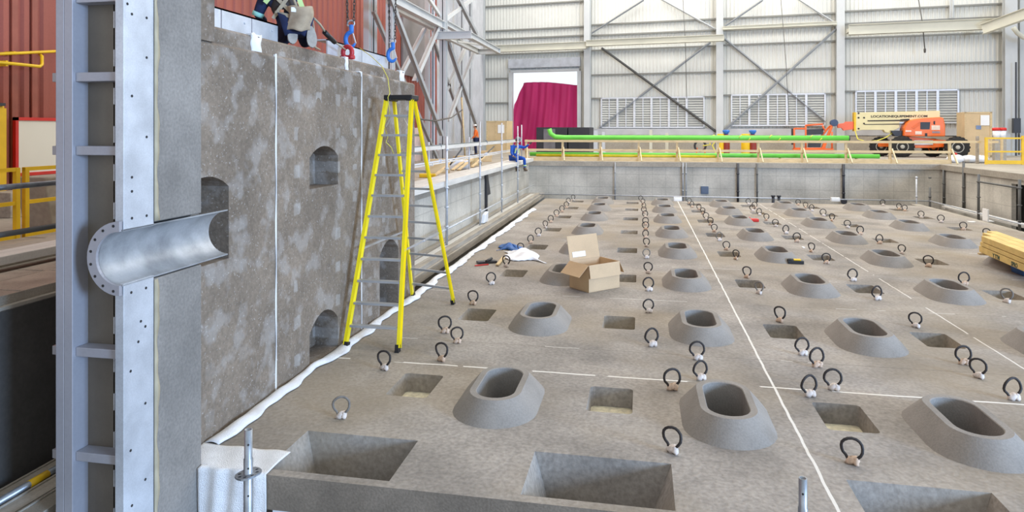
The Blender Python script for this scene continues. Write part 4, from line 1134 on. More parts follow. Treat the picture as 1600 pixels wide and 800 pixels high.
# worker in blue sitting on the pit edge
s2 = 1.0
def pose(base, fwd, D):
    """joints given as (forward, side, up) from base"""
    f = Vector(fwd).normalized(); sd = f.cross(Vector((0, 0, 1))).normalized(); b0 = Vector(base)
    return {k: b0 + f * v[0] + sd * v[1] + Vector((0, 0, v[2])) for k, v in D.items()}
SIT = dict(pelvis=(0, 0, .14), spine=(.02, 0, .32), chest=(.10, 0, .52), neck=(.18, 0, .70), head=(.24, 0, .84),
           shL=(.10, -.2, .60), elL=(.22, -.40, .55), wrL=(.38, -.52, .70), tipL=(.46, -.58, .80), shR=(.12, .2, .58), elR=(.24, .33, .34), wrR=(.44, .38, .20), tipR=(.58, .38, .17),
           hipL=(.03, -.10, .12), knL=(.44, -.20, .10), anL=(.42, -.24, -.34), toeL=(.56, -.25, -.40), hipR=(.03, .10, .12), knR=(.44, .18, .11), anR=(.46, .22, -.33), toeR=(.6, .23, -.39))
pb = PX(797, 252, -5.6); dk = 1.70
P2 = pose((-5.25, pb.y - .9, dk), (.75, -.66, 0), SIT)
w2 = person('worker in blue overalls sitting on the walkway edge with legs hanging', P2, (.62, -.6, -.4), M_bluecl, M_bluecl, M_boot, mat('grey_helmet', '#77777c'), M_glove)
b = B(); f2 = V((.75, -.66, 0)).normalized(); sdv = f2.cross(V((0, 0, 1)))
for sg in (-1, 1):
    a = P2['chest'] + f2 * .15 + sdv * sg * .10; e = P2['spine'] + f2 * .15 + sdv * sg * .09
    b.obox((a + e) / 2, sdv * .03, f2 * .012, (a - e) / 2)
b.build('reflective_stripe', M_hiviz, w2)
b = B()
for k in ('anL', 'anR'): b.lathe(P2[k] + V((0, 0, .12)), (0, 0, 1), [(.075, 0), (.075, .05)], 12)
b.build('cuff_stripe', M_hiviz, w2)
# worker in an orange vest beyond
STAND = dict(pelvis=(0, 0, .98), spine=(.0, 0, 1.16), chest=(.02, 0, 1.36), neck=(.04, 0, 1.54), head=(.06, 0, 1.67),
             shL=(.01, -.2, 1.45), elL=(.06, -.26, 1.18), wrL=(.22, -.22, 1.02), tipL=(.32, -.2, .98), shR=(.01, .2, 1.45), elR=(.02, .27, 1.18), wrR=(.12, .27, .96), tipR=(.18, .27, .86),
             hipL=(0, -.1, .95), knL=(.03, -.12, .52), anL=(-.02, -.12, .09), toeL=(.12, -.13, .04), hipR=(0, .1, .95), knR=(.06, .12, .52), anR=(.02, .12, .09), toeR=(.16, .13, .04))
p3_ = PX(744, 205, -9.3)
P3 = pose((p3_.x, p3_.y, 1.5), (-.9, -.2, 0), STAND)
w3 = person('standing worker in orange vest and white helmet near plywood cabinet', P3, (-.9, -.2, -.1), M_orangev, M_navy, M_boot, M_hat)

# ================================================================ LEFT: WALL ITEMS, RAILS, PLANKS
bd = thing('notice_board', (LX + .1, 12, 2.1), 'blank white board with red frame hung on the red cladding', 'board')
a0 = PX(24, 183, LX + .13); a1 = PX(24, 276, LX + .13); y0 = a0.y; z1, z0 = a0.z, a1.z; y1 = y0 + 2.6
B().box(LX + .08, LX + .12, y0 + .05, y1 - .05, z0 + .05, z1 - .05).build('panel', M_board, bd)
b = B(); w = .06
b.box(LX + .07, LX + .14, y0, y1, z1 - w, z1).box(LX + .07, LX + .14, y0, y1, z0, z0 + w).box(LX + .07, LX + .14, y0, y0 + w, z0, z1).box(LX + .07, LX + .14, y1 - w, y1, z0, z1)
b.build('red_frame', M_redpaint, bd)
a = PX(-30, 160, LX); c = PX(8, 160, LX); dr = thing('wall_cabinet', (LX + .2, (a.y + c.y) / 2, 1.5), 'yellow steel cabinet standing against the red cladding', 'cabinet')
B().box(LX + .06, LX + .5, a.y, c.y - .8, 1.5, 3.42).build('carcass', M_ysafe, dr, bevel=.01)
b = B(); b.box(LX + .5, LX + .52, a.y + .02, c.y - .82, 1.54, 3.38); b.build('door', M_ysafe, dr)
b = B(); b.box(LX + .04, LX + .56, a.y - .03, c.y - .75, 3.42, 3.47); b.build('dark_lid', M_darkpanel, dr)
b = B(); b.path([PX(-20, 85, LX + .25), PX(30, 83, LX + .25), PX(120, 78.5, LX + .25)], .028, 8); b.box(LX + .05, LX + .25, PX(24, 83, LX + .25).y - .03, PX(24, 83, LX + .25).y + .03, PX(24, 83, LX + .25).z - .03, PX(24, 83, LX + .25).z + .03)
tag(b.build('gas_pipe', M_ysafe), 'straight yellow pipe running high along the red cladding', 'pipe')
b = B(); b.path([PX(-20, 96, LX + .45), PX(30, 100.5, LX + .45), PX(62, 104, LX + .45), PX(65.5, 101, LX + .42), PX(65.5, 88, LX + .3), PX(62, 85, LX + .2)], .03, 8); b.box(LX + .05, LX + .45, PX(11, 99, LX + .45).y - .02, PX(11, 99, LX + .45).y + .02, PX(11, 99, LX + .45).z - .05, PX(11, 99, LX + .45).z + .05)
tag(b.build('gas_pipe', M_ysafe), 'yellow pipe with elbow below the straight pipe on red cladding', 'pipe')
# yellow guard rails
RX = -8.2
def yrail(u0, u1, lab, posts):
    y0 = PX(u0, 300, RX).y; y1 = PX(u1, 300, RX).y
    r = thing('guard_rail', (RX, (y0 + y1) / 2, 1.5), lab, 'guard rail', 'yellow guard rails')
    for z in (2.47, 2.02): B().beam((RX, y0, z), (RX, y1, z), .05, .05).build('rail', M_ysafe, r)
    for y in posts: 
        yy = y0 + .03 if y == 0 else y1 - .03
        B().box(RX - .03, RX + .03, yy - .03, yy + .03, 1.5, 2.49).build('post', M_ysafe, r)
    B().box(RX - .02, RX + .02, y0, y1, 1.52, 1.66).build('toe_board', M_ysafe, r)
yrail(-60, 29, 'yellow guard rail section in front of the yellow cabinet', (0, 1))
yrail(37, 150, 'yellow guard rail section in front of the white board', (0, 1))
for k, (v0, v1, lab) in enumerate(((291, 283, 'grey scaffold tube rail in front of the white board'), (368, 351, 'dark scaffold tube rail below the grey tube rail'))):
    z = [2.50, 2.09][k]; b = B(); b.tube((-5.45, 3.2, z), (-5.45, 11.2, z), .026, 8)
    for y in (4.2, 9.8): b.lathe((-5.45, y, z), (0, 1, 0), [(.045, -.03), (.045, .03)], 8)
    tag(b.build('scaffold_tube', [M_galvm, M_darkbrace][k]), lab, 'tube', None)
b = B(); b.path([(-5.5, 3.0, 1.5), (-5.5, 3.0, 2.75)], .026, 8); tag(b.build('scaffold_post', M_galvm), 'grey scaffold post at the start of the tube rails', 'post')
# planks lying along the pit edge
for k, (x0, x1, z0, z1, m, lab) in enumerate(((-7.9, -7.35, 1.5, 1.60, M_plate, 'checker plate walkway plank along the foot of yellow rails'), (-7.25, -6.85, 1.5, 1.66, M_hall, 'concrete kerb block beside the yellow guard rail'),
        (-6.75, -6.38, 1.62, 1.71, M_deck, 'pale scaffold plank raised on blocks over the walkway'), (-6.28, -5.95, 1.5, 1.57, M_plate, 'worn checker plate plank inside the pit edge'), (-5.9, -5.36, 1.5, 1.58, M_plate, 'wide worn checker plate plank along the pit edge'))):
    b = B(); b.box(x0, x1, 4.0, 11.5, z0, z1)
    for y in (4.6, 7.5, 10.6): b.box(x0 + .03, x1 - .03, y - .05, y + .05, z0 - .1 if z0 > 1.6 else z0, z0)
    if k in (0, 3, 4):
        for i in range(9): b.box(x0 + .02, x1 - .02, 4.2 + i * .8, 4.22 + i * .8, z1, z1 + .006)
    tag(b.build('walkway_plank', m, bevel=.006), lab, 'plank', 'planks along the pit edge')
for k, (x0, x1, z0, m, lab) in enumerate(((-5.2, -5.02, -.04, M_plank, 'narrow timber plank against the dark pit wall'), (-4.96, -4.80, -.04, M_plank, 'timber plank beside the yellow banded tube'),
        (-4.76, -4.58, -.04, M_plate, 'checker plate plank along the ledge edge behind the steel column'))):
    b = B(); b.box(x0, x1, 3.2, 11.0, z0, z0 + .06); b.box(x0, x0 + .02, 3.2, 11.0, z0 + .06, z0 + .075)
    tag(b.build('ledge_plank', m, bevel=.004), lab, 'plank', 'planks on the pit ledge')
t = thing('banded_tube', (-4.99, 6, .02), 'scaffold tube with a yellow band lying on the pit ledge', 'tube')
B().tube((-4.99, 3.4, .055), (-4.99, 10.5, .055), .03, 8).build('tube', M_galvm, t)
yb = PX(55, 732, -4.99).y; B().tube((-4.99, yb - .06, .055), (-4.99, yb + .12, .055), .0325, 8).build('yellow_band', M_ysafe, t)
b = B(); b.prism([(-8.9, 8.35, 1.5), (-8.9, 8.8, 1.5), (-8.9, 8.95, 2.32), (-8.9, 8.2, 2.32)], (.5, 0, 0)); tag(b.build('concrete_block', M_hall, bevel=.02), 'tapered pale concrete block behind the yellow guard rail', 'block')
for k, (z0, lab) in enumerate(((1.5, 'lower timber sleeper stacked against the red cladding'), (1.72, 'upper timber sleeper stacked against the red cladding'))):
    b = B(); b.box(-11.0, -10.5, 9.6, 13.6, z0, z0 + .21); tag(b.build('timber_sleeper', M_plank, bevel=.01), lab, 'timber', 'timbers along the cladding')

# ================================================================ WALKWAY DECK ALONG THE PIT
dk = thing('walkway_deck', (-5.4, 22, 1.5), 'pale plank walkway deck along the blue-lit pit wall top', 'walkway')
for k, x in enumerate((-5.8, -5.53, -5.26)):
    b = B()
    for (ya, yb) in ((11.9, 18.2), (18.22, 24.6), (24.62, 31.5)): b.box(x, x + .255, ya, yb, 1.60, 1.66)
    b.build('plank', M_deck, dk)
b = B(); b.box(-5.02, -4.99, 11.9, 31.5, 1.52, 1.67); b.build('fascia', M_deck, dk)
b = B()
for y in range(13, 32, 3): b.box(-5.78, -5.02, y - .04, y + .04, 1.502, 1.60)
b.build('cross_bearer', M_galvm, dk)
for k, (x, z, r, m, lab) in enumerate(((-5.6, 2.50, .07, M_deck, 'thick pale top rail along the walkway deck'), (-5.6, 2.12, .025, M_frame, 'thin pale mid rail along the walkway deck'), (-5.85, 2.02, .03, M_deck, 'low pale rail behind the walkway deck posts'), (-5.6, 2.567, .02, M_galvm, 'thin grey tube rail behind the thick walkway top rail'))):
    b = B(); b.beam((x, 12, z), (x, 31.4, z), r * .8, r * 1.5)
    for y in (12.6, 18.4, 24.2, 30.6): b.beam((x - .04, y, z), (x + .04, y, z), .03, .10)
    tag(b.build('walkway_rail', m), lab, 'rail', 'rails of the pit walkway')
for k, (u, vt, z0, lab) in enumerate(((698, 213, -.04, 'thick scaffold standard rising closest behind the stepladder'), (750, 190, -.04, 'scaffold standard beside the plywood cabinet end'), (784, 192, -.04, 'scaffold standard in front of the sitting blue worker'), (809, 197, -.04, 'scaffold standard just past the sitting blue worker'))):
    p = PX(u, vt, -4.93); b = B(); r = .034 if k == 0 else .026
    b.tube((p.x, p.y, z0), p, r, 8); b.box(p.x - .08, p.x + .08, p.y - .08, p.y + .08, z0, z0 + .012)
    for z in (.5, 1.0, 1.5, 2.0, 2.5):
        if z < p.z - .05: b.lathe((p.x, p.y, z), (0, 0, 1), [(r + .012, -.025), (r + .03, 0), (r + .012, .025)], 8)
    tag(b.build('scaffold_standard', M_galv), lab, 'post', 'scaffold standards of the walkway')
for k, (u, vt, lab) in enumerate(((733, 214, 'short grey rail post behind the diagonal tube'), (670, 222, 'short pale rail post closest to the stepladder side'), (815, 195, 'thin grey post at the pit corner by guard rail'))):
    p = PX(u, vt, -5.75); b = B(); b.tube((p.x, p.y, 1.5), p, .028, 8); b.box(p.x - .07, p.x + .07, p.y - .07, p.y + .07, 1.5, 1.515)
    tag(b.build('rail_post', M_galv), lab, 'post', 'rail posts of the walkway')
for k, (p, q, lab) in enumerate((((703, 258), (722, 232), 'grey diagonal tube propping the rail closest to the ladder'), ((752, 247), (772, 229), 'grey diagonal tube propping the rail beside sitting worker'))):
    b = B(); b.tube(PX(p[0], p[1], -6.0), PX(q[0], q[1], -5.62), .025, 8); tag(b.build('raker_tube', M_darkbrace), lab, 'tube', 'diagonal tubes of the walkway')
b = B(); b.tube((-4.95, 13.0, .42), (-4.95, 31.2, .42), .022, 8); tag(b.build('scaffold_ledger', M_galv), 'low grey ledger tube along the pit ledge under walkway', 'tube')
b = B(); p = PX(757, 272, -5.28); b.prism([(p.x + .01, p.y, p.z), (p.x + .01, p.y + .25, p.z + .05), (p.x + .01, p.y + .7, p.z - .75), (p.x + .01, p.y + .3, p.z - .75)], (.05, 0, 0)); b.box(p.x + .01, p.x + .06, p.y + .1, p.y + .25, -.04, p.z)
tag(b.build('wall_bracket', M_darkpanel), 'dark metal bracket hanging on the pit wall under the walkway', 'bracket')
for k, (x0, x1, z0, z1, m, lab) in enumerate(((-5.28, -5.1, -.04, .04, M_plank, 'timber plank along the pit wall foot under walkway'), (-5.05, -4.86, -.04, .02, M_deck, 'pale plank along the middle of the pit ledge'), (-4.8, -4.6, -.04, .06, M_plank, 'edge timber along the ledge over the dark gap'))):
    b = B(); b.box(x0, x1, 12.2, 31.0, z0, z1); b.box(x1 - .02, x1, 12.2, 31.0, z1, z1 + .012); tag(b.build('ledge_timber', m, bevel=.004), lab, 'timber', 'timbers on the pit ledge')
p = PX(752, 349, -4.95); b = B(); b.prism([(p.x, p.y - .1, .06), (p.x, p.y + .45, .06), (p.x + .05, p.y + .3, .4), (p.x + .02, p.y, .32)], (.12, 0, 0)); tag(b.build('white_sack', M_plastic, bevel=.02), 'small white sack standing on the pit ledge', 'sack')
# clutter on the hall floor behind the walkway
for k, (u, v, X, dx, dy, dz, rz, m, nm, lab, cat) in enumerate((
        (668, 277, -6.6, .5, .25, .12, .2, M_ysafe, 'yellow_bundle', 'low yellow bundle on the floor beside the stepladder rail', 'bundle'),
        (684, 268, -6.9, .9, .07, .5, .7, M_ply, 'plywood_offcut', 'tilted plywood offcut behind the closest scaffold standard', 'board'),
        (710, 262, -7.0, 1.1, .5, .34, .3, M_plastic, 'covered_pile', 'white covered pile behind the first diagonal tube', 'pile'),
        (728, 258, -7.2, .9, .6, .40, -.3, M_wood, 'timber_crate', 'open pine crate between the two diagonal tubes', 'crate'),
        (742, 252, -7.0, .5, .3, .45, .5, M_darkpanel, 'dark_tool_case', 'dark tool case behind the pale walkway rails', 'case'),
        (760, 250, -7.2, .5, .5, .5, .2, M_ply, 'plywood_box', 'small plywood box beside the sitting blue worker', 'box'),
        (705, 225, -9.8, 2.4, .3, .4, 0, M_steel, 'steel_trunking', 'long pale steel trunking lying below the truss columns', 'trunking'),
        (655, 190, -10.6, .2, 2.0, 1.6, 0, mat('pink_panel', '#d9c3bd'), 'pink_panel', 'pale pink board leaning by the cladding beside ladder', 'board'))):
    p = PX(u, v, X); z = 1.5; b = B(); c_, s_ = math.cos(rz), math.sin(rz)
    b.obox((X, p.y, z + dz / 2), V((c_, s_, 0)) * dx / 2, V((-s_, c_, 0)) * dy / 2, V((0, 0, dz / 2)))
    if nm in ('timber_crate', 'plywood_box'):
        for s0 in (-1, 1): b.obox(V((X, p.y, z + dz / 2)) + V((c_, s_, 0)) * (dx / 2 + .01) * s0, V((c_, s_, 0)) * .015, V((-s_, c_, 0)) * (dy / 2 + .03), V((0, 0, .05)))
    tag(b.build(nm, m, bevel=.02 if nm in ('covered_pile', 'yellow_bundle') else .008), lab, cat)
for k, (u, v, X, lab) in enumerate(((690, 268, -6.5, 'loose pine board leaning toward the closest scaffold standard'), (725, 255, -6.6, 'loose pine board crossing in front of the pine crate'), (745, 250, -6.6, 'loose pine board leaning on the dark tool case'), (716, 262, -6.8, 'loose pale board across the white covered pile'))):
    p = PX(u, v, X); b = B(); b.beam((X, p.y - .8, 1.52), (X + .3, p.y + .7, 2.0), .14, .035); tag(b.build('loose_board', M_wood), lab, 'board', 'loose boards behind the walkway')
b = B(); b.tube(PX(721, 152, -9.2), V((-9.0, PX(727, 220, -9.0).y, 1.5)), .05, 8); tag(b.build('timber_pole', M_wood), 'pale timber pole leaning beside the tall truss column', 'pole')
b = B(); b.path([PX(655, 186, -8.3), PX(680, 189, -8.3), PX(705, 184, -8.3), PX(722, 172, -8.9)], .03, 6); tag(b.build('hanging_cable', M_wire), 'dark cable swagging from the tall truss column past the ladder', 'cable')
def cabinet(u0, u1, v0, n, dep, lab, name, cat, m, panels=True, zb=1.5):
    t0, z1 = BW(u0, v0, n); t1, _ = BW(u1, v0, n)
    r = thing(name, W((t0 + t1) / 2, n - dep / 2, zb), lab, cat)
    B().wbox(t0, t1, n - dep, n, zb, z1).build('carcass', m, r, bevel=.01)
    return r, t0, t1, z1
pc, t0, t1, z1 = cabinet(760, 792, 189, 6.5, 1.2, 'pale plywood cabinet with white paper beside the tarp doorway', 'plywood_cabinet', 'cabinet', M_ply)
b = B()
for t in (t0, t1 - .08, (t0 + t1) / 2 - .1): b.wbox(t, t + .08, 6.5, 6.53, 1.5, z1)
b.wbox(t0, t1, 6.5, 6.53, z1 - .08, z1); b.build('frame', M_wood, pc)
ta, za = BW(778, 195, 6.53); tb_, zb_ = BW(788, 208, 6.53); B().wbox(ta, tb_, 6.535, 6.545, zb_, za).build('paper_notice', M_paper, pc)
pc, t0, t1, z1 = cabinet(1507, 1550, 175, 3.9, 1.4, 'tall plywood crate with white sheet and blue label near boom lift', 'plywood_crate', 'crate', M_ply)
b = B()
for t in (t0, t1 - .10): b.wbox(t, t + .10, 3.9, 3.93, 1.5, z1)
b.wbox(t0, t1, 3.9, 3.93, z1 - .08, z1).wbox(t0, t1, 3.9, 3.93, 1.5, 1.6); b.build('frame', M_wood, pc)
ta, za = BW(1532, 180, 3.93); tb_, zb_ = BW(1546, 196, 3.93); B().wbox(ta, tb_, 3.935, 3.945, zb_, za).build('white_sheet', M_paper, pc)
ta, za = BW(1525, 196, 3.93); tb_, zb_ = BW(1533, 202, 3.93); B().wbox(ta, tb_, 3.935, 3.94, zb_, za).build('blue_label', mat('pale_blue_label', '#7f93b5'), pc)
pc, t0, t1, z1 = cabinet(838, 886, 199, 7.0, 1.3, 'dark cabinet with grey glazed door in front of the tarp', 'equipment_cabinet', 'cabinet', M_darkpanel)
B().wbox(t0 + .48, t1 - .75, 7.0, 7.03, 1.7, z1 - .1).build('glass_door', mat('grey_glass', '#77757a', .25), pc)
b = B(); b.wbox(t0 + .8, t0 + 1.0, 7.03, 7.04, 2.3, 2.4); b.build('green_lamp', mat('green_lamp', '#58e08a'), pc)
pc, t0, t1, z1 = cabinet(888, 921, 199, 7.0, 1.3, 'plain dark cabinet beside the doorway column', 'equipment_cabinet', 'cabinet', M_darkpanel)
B().wbox(t0 + .3, t1 - .45, 7.0, 7.03, z1 - .6, z1 - .48).build('label_plate', M_paper, pc)

# ================================================================ DOORWAY TARP
def tf(a, c):
    u = 803 + a * 102 - 10 * c * c * (1 - a); top = 131 - 3 * math.sin(a * 4); 
    if a < .14: top = 131 + (0.14 - a) / .14 * 32
    v = top + (240 - top) * c
    if a < .14: u -= c * 12 * (1 - a / .14)
    t, z = BW(u, v, -.25)
    z = max(z, 1.52)
    return W(t, -.35 - .18 * math.sin(a * 22) * (.3 + .7 * c) - .08 * math.sin(a * 57 + c * 3), z)
b = B(); b.grid(tf, 70, 24, 0, .01)
tag(b.build('doorway_tarp', M_tarp), 'magenta red tarp hanging in the bright end doorway', 'tarp')

# ================================================================ GREEN PIPES AND TIMBER GUARD RAIL ON THE PIT EDGE
RY = 32.75
PV = [822, 879, 938, 998, 1058, 1122, 1185, 1253, 1322, 1391, 1484]
gr = thing('timber_guard_rail', (4, RY, 1.5), 'long pine guard rail along the far edge of the pit', 'guard rail')
xa, xb = PY(820, 222, RY).x, PY(1486, 214, RY).x
for i, u in enumerate(PV):
    p = PY(u, 230, RY); b = B(); b.box(p.x - .05, p.x + .05, RY - .02, RY + .07, 1.5, 2.52 if i not in (2, 3, 4, 5) else 2.45)
    b.build('post', M_wood, gr)
    b = B(); b.beam((p.x + .06, RY - .04, 2.15), (p.x + .14, RY - .42, 1.52), .09, .045, (1, 0, 0)); b.build('brace_block', mat('pale_timber', '#e6d6b0', .8, 0, .1, 3), gr)
for z, h in ((2.46, .11), (2.02, .11)): B().box(xa, xb, RY - .06, RY - .02, z - h / 2, z + h / 2).build('rail', M_wood, gr)
B().box(xa, xb, RY - .06, RY - .02, 1.5, 1.68).build('toe_board', M_wood, gr)
def pipe_row(u0, u1, y, z, r, m, lab, name='green_pipe', bend=False):
    p, q = PY(u0, 215, y), PY(u1, 215, y); pts = [V((p.x, y, z)), V(((p.x + q.x) / 2, y, z + .0)), V((q.x, y, z))]
    if bend: pts = [V((p.x - .25, y, z + .42)), V((p.x - .18, y, z + .18)), V((p.x + .05, y, z + .03))] + [V((p.x + .5, y, z))] + pts[1:]
    b = B(); b.path(pts, r, 12); 
    return b, pts
b, _ = pipe_row(866, 1326, RY + .05, 2.63, .115, M_green, '', bend=True)
gp = tag(b.build('green_pipe', M_green), 'long bright green pipe resting on top of pine guard rail', 'pipe')
b = B(); q = PY(1326, 215, RY + .05); b.lathe((q.x, RY + .05, 2.63), (1, 0, 0), [(.105, -.02), (.118, 0), (.118, .04), (.09, .045)], 12); b.build('dark_end_cap', M_darkpanel, gp)
b, _ = pipe_row(828, 1374, RY + .55, 1.79, .10, M_green, ''); tag(b.build('green_pipe', M_green), 'second green pipe lying on the floor behind pine guard rail', 'pipe')
b, _ = pipe_row(838, 1118, RY + .3, 1.74, .065, M_ysafe, ''); tag(b.build('yellow_pipe', mat('lemon_pipe', '#ecd72c', .4)), 'thin yellow pipe lying in front of the floor green pipe', 'pipe')
for k, (u, lab) in enumerate(((860, 'timber block under the floor pipes in front of dark cabinet'), (1000, 'timber block under the floor pipes by the first louvre window'), (1105, 'timber block under the floor pipes at the yellow pipe end'), (1220, 'timber block under the floor green pipe past the gas cylinders'), (1340, 'timber block under the floor green pipe before the boom lift'))):
    p = PY(u, 240, RY + .45); b = B(); b.box(p.x - .06, p.x + .06, RY + .2, RY + .7, 1.501, 1.672); b.box(p.x - .05, p.x + .05, RY + .66, RY + .7, 1.672, 1.76)
    tag(b.build('timber_block', M_wood), lab, 'timber', 'timber blocks under the pipes')
for k, u in enumerate((1163, 1210, 1274)):
    p = PY(u, 215, RY + .05); b = B()
    b.path([(p.x - .25 + .5 * i / 12, RY + .05 - .125 * math.cos(i * PI / 6), 2.63 + .125 * math.sin(i * PI / 6)) for i in range(13)], .018, 6)
    tag(b.build('yellow_sling', M_rope), 'yellow band wrapped round the green pipe, %s' % ['just past gas cylinders', 'midway to the orange basket', 'over the orange basket'][k], 'band', 'yellow bands on the green pipe')
for k, (u, w) in enumerate(((963, .2), (1010, .14), (1150, .3))):
    p = PY(u, 250, RY - .2); b = B(); b.beam((p.x - 1.2, RY + .9, 1.56), (p.x + 1.2, RY + .8, 1.56), .14, .05)
    tag(b.build('loose_plank', M_plank), ['loose grey plank on the floor behind the pine guard rail posts', 'short loose plank beside the yellow floor pipe', 'loose plank on the floor before the gas cylinders'][k], 'plank', 'loose planks behind guard rail')
# pale posts and pipes against the end wall
for k, (u, v0, lab) in enumerate(((1017, 203, 'slim pale post standing below the first louvre window'), (1042, 208, 'shorter slim pale post below the first louvre window'), (943, 206, 'white post beside the doorway column'), (930, 204, 'thick white post against the doorway column'))):
    t, z = BW(u, v0, 3.0); b = B(); w = .09 if k < 3 else .16
    b.wbox(t - w, t + w, 2.9, 3.08, 1.5, z); b.wbox(t - w - .06, t + w + .06, 2.84, 3.14, 1.5, 1.53)
    tag(b.build('bollard_post', M_cream if k < 2 else M_frame), lab, 'post', 'posts under the louvre windows')
# gas cylinders
def cyl(u, vt, m, cap, lab, r=.2):
    p = PY(u, 230, 38.5); zt = EYE + (HOR - vt) * (p.y / ray(u)[1]); b = B()
    o = thing('gas_cylinder', (p.x, p.y, 1.5), lab, 'gas cylinder', 'gas cylinders by the column')
    b.lathe((p.x, p.y, 1.5), (0, 0, 1), [(r * .96, 0), (r, .04), (r, zt - 1.5 - .42), (r * .8, zt - 1.5 - .3), (r * .4, zt - 1.5 - .24), (r * .3, zt - 1.5 - .2)], 16); b.build('shell', m, o)
    b = B(); b.lathe((p.x, p.y, zt - .26), (0, 0, 1), [(r * .42, 0), (r * .95, .16), (r * .95, .24), (r * .5, .26)], 12); b.build('valve_guard', cap, o)
cyl(1126, 209, M_ysafe, M_ysafe, 'yellow gas cylinder directly below the cladding column')
cyl(1134.5, 203, M_brownred, M_blue, 'dark red gas cylinder with blue guard next to the column')
cyl(1165, 209, M_ysafe, M_ysafe, 'yellow gas cylinder with dark sides, away from the column', .24)
cyl(1176, 203, M_brownred, M_blue, 'brown red gas cylinder with blue guard, away from the column')
t = thing('hose_reel', PY(1094, 238, 37), 'dark hose reel with orange stand near the yellow hose', 'hose reel')
c = PY(1094, 228, 37); b = B(); b.path([c + V((.28 * math.cos(a * PI / 8), 0, .28 * math.sin(a * PI / 8))) for a in range(16)], .06, 6, 0, True); b.build('reel', M_darkpanel, t)
for s0 in (-.15, .2): B().beam(c + V((s0, 0, -.1)), V((c.x + s0 * 1.5, c.y, 1.5)), .06, .06).build('stand_leg', M_orange, t)
b = B(); b.path([PY(1098, 228, 36.8), PY(1110, 226, 36.8), PY(1106, 214, 36.8), PY(1116, 211, 36.8), PY(1119, 219, 36.8), PY(1113, 227, 36.8), PY(1118, 238, 36.8), PY(1119, 248, 36.8)], .035, 6); tag(b.build('yellow_hose', M_rope), 'tangled yellow hose hanging beside the yellow gas cylinder', 'hose')

# ================================================================ BOOM LIFT
NL = 5.0
bl = thing('boom_lift', W(BW(1410, 240, NL)[0], NL, 1.5), 'cream and orange boom lift parked beyond the pine guard rail', 'boom lift')
def wprism(px, n0, n1, mi=0, b=None):
    b = b or B(); nv = W(0, n1, 0) - W(0, n0, 0)
    return b.prism([W(BW(u, v, NL)[0], n0, BW(u, v, NL)[1]) for u, v in px], nv)
b = B(); wprism([(1334, 176), (1468, 173), (1468, 186), (1405, 190), (1405, 199), (1390, 208), (1383, 207), (1380, 203), (1347, 203), (1338, 205), (1334, 205)], NL - .45, NL + .1, 0, b)
boom = b.build('boom', M_creamlift, bl, bevel=.02)
b = B(); wprism([(1334, 175.5), (1337, 175.5), (1337, 205), (1334, 205)], NL - .47, NL + .12, 0, b); b.build('boom_end_plate', M_ysafe, boom)
b = B(); wprism([(1355, 188), (1420, 187), (1420, 189), (1355, 189.6)], NL + .1, NL + .13, 0, b); wprism([(1406, 186.5), (1420, 185.5), (1420, 188.5), (1406, 188.5)], NL + .1, NL + .14, 0, b); wprism([(1350, 194), (1414, 193), (1414, 194.5), (1350, 194.8)], NL + .1, NL + .13, 0, b); b.build('boom_groove', M_ink, boom)
b = B()
for u, v in ((1341, 177), (1341, 184), (1349.5, 184), (1349.5, 193), (1341, 201)): p = WP(u, v, NL); b.lathe(p + (W(0, .11, 0) - W(0, 0, 0)), W(0, 1, 0) - W(0, 0, 0), [(.05, 0), (.05, .02)], 8)
b.build('pin', M_ink, boom)
et = (W(1, 0, 0) - W(0, 0, 0)).normalized(); en = (W(0, 1, 0) - W(0, 0, 0)).normalized()
def wtext(body, u, v, size, m, name, par, wpx=None, bold=0, n=NL):
    t, z = BW(u, v, NL); p = W(t, n, z)
    cu = bpy.data.curves.new('lettering', 'FONT'); cu.body = body; cu.size = size; cu.extrude = .003; cu.offset = bold
    to = bpy.data.objects.new('lettering', cu); COL.objects.link(to)
    me = bpy.data.meshes.new_from_object(to.evaluated_get(bpy.context.evaluated_depsgraph_get())); bpy.data.objects.remove(to)
    wd = max(v.co.x for v in me.vertices) - min(v.co.x for v in me.vertices); k = 1
    if wpx: k = (BW(u + wpx, v, NL)[0] - t) / wd
    b = B(); b.add([p + et * (q.co.x * k) + V((0, 0, q.co.y)) + en * q.co.z for q in me.vertices], [list(f.vertices) for f in me.polygons])
    return b.build(name, m, par)
wtext('LOCATIONEQUIPEMENT.COM', 1360, 183.6, .17, M_ink, 'lettering', boom, 88, .006, NL + .106)
b = B(); wprism([(1408, 213), (1409, 200), (1413, 193), (1419, 188), (1428, 186), (1440, 184.6), (1464, 183.2), (1470, 184.5), (1472.5, 196), (1472.5, 213)], NL - .5, NL + .55, 0, b)
hood = b.build('engine_hood', M_orange, bl, bevel=.05)
b = B(); wprism([(1434, 191), (1449, 191), (1448, 202), (1434, 202)], NL + .55, NL + .57, 0, b); b.build('control_window', M_darkpanel, hood)
for px in ([(1451, 196), (1464, 196), (1464, 203), (1451, 203)], [(1426, 205), (1436, 205), (1436, 210), (1426, 210)], [(1411, 203.5), (1420, 203.5), (1420, 206), (1411, 206)]): wprism(px, NL + .55, NL + .57).build('decal', mat('pale_decal', '#f2d9c6'), hood)
b = B(); wprism([(1452, 205), (1464, 205), (1464, 208), (1452, 208)], NL + .55, NL + .57, 0, b); b.build('grey_decal', mat('grey_decal', '#a08d93'), hood)
b = B(); wprism([(1420, 199), (1433, 190), (1433, 196), (1424, 202)], NL + .55, NL + .565, 0, b); b.build('hood_recess', mat('orange_recess', '#e06312', .45), hood)
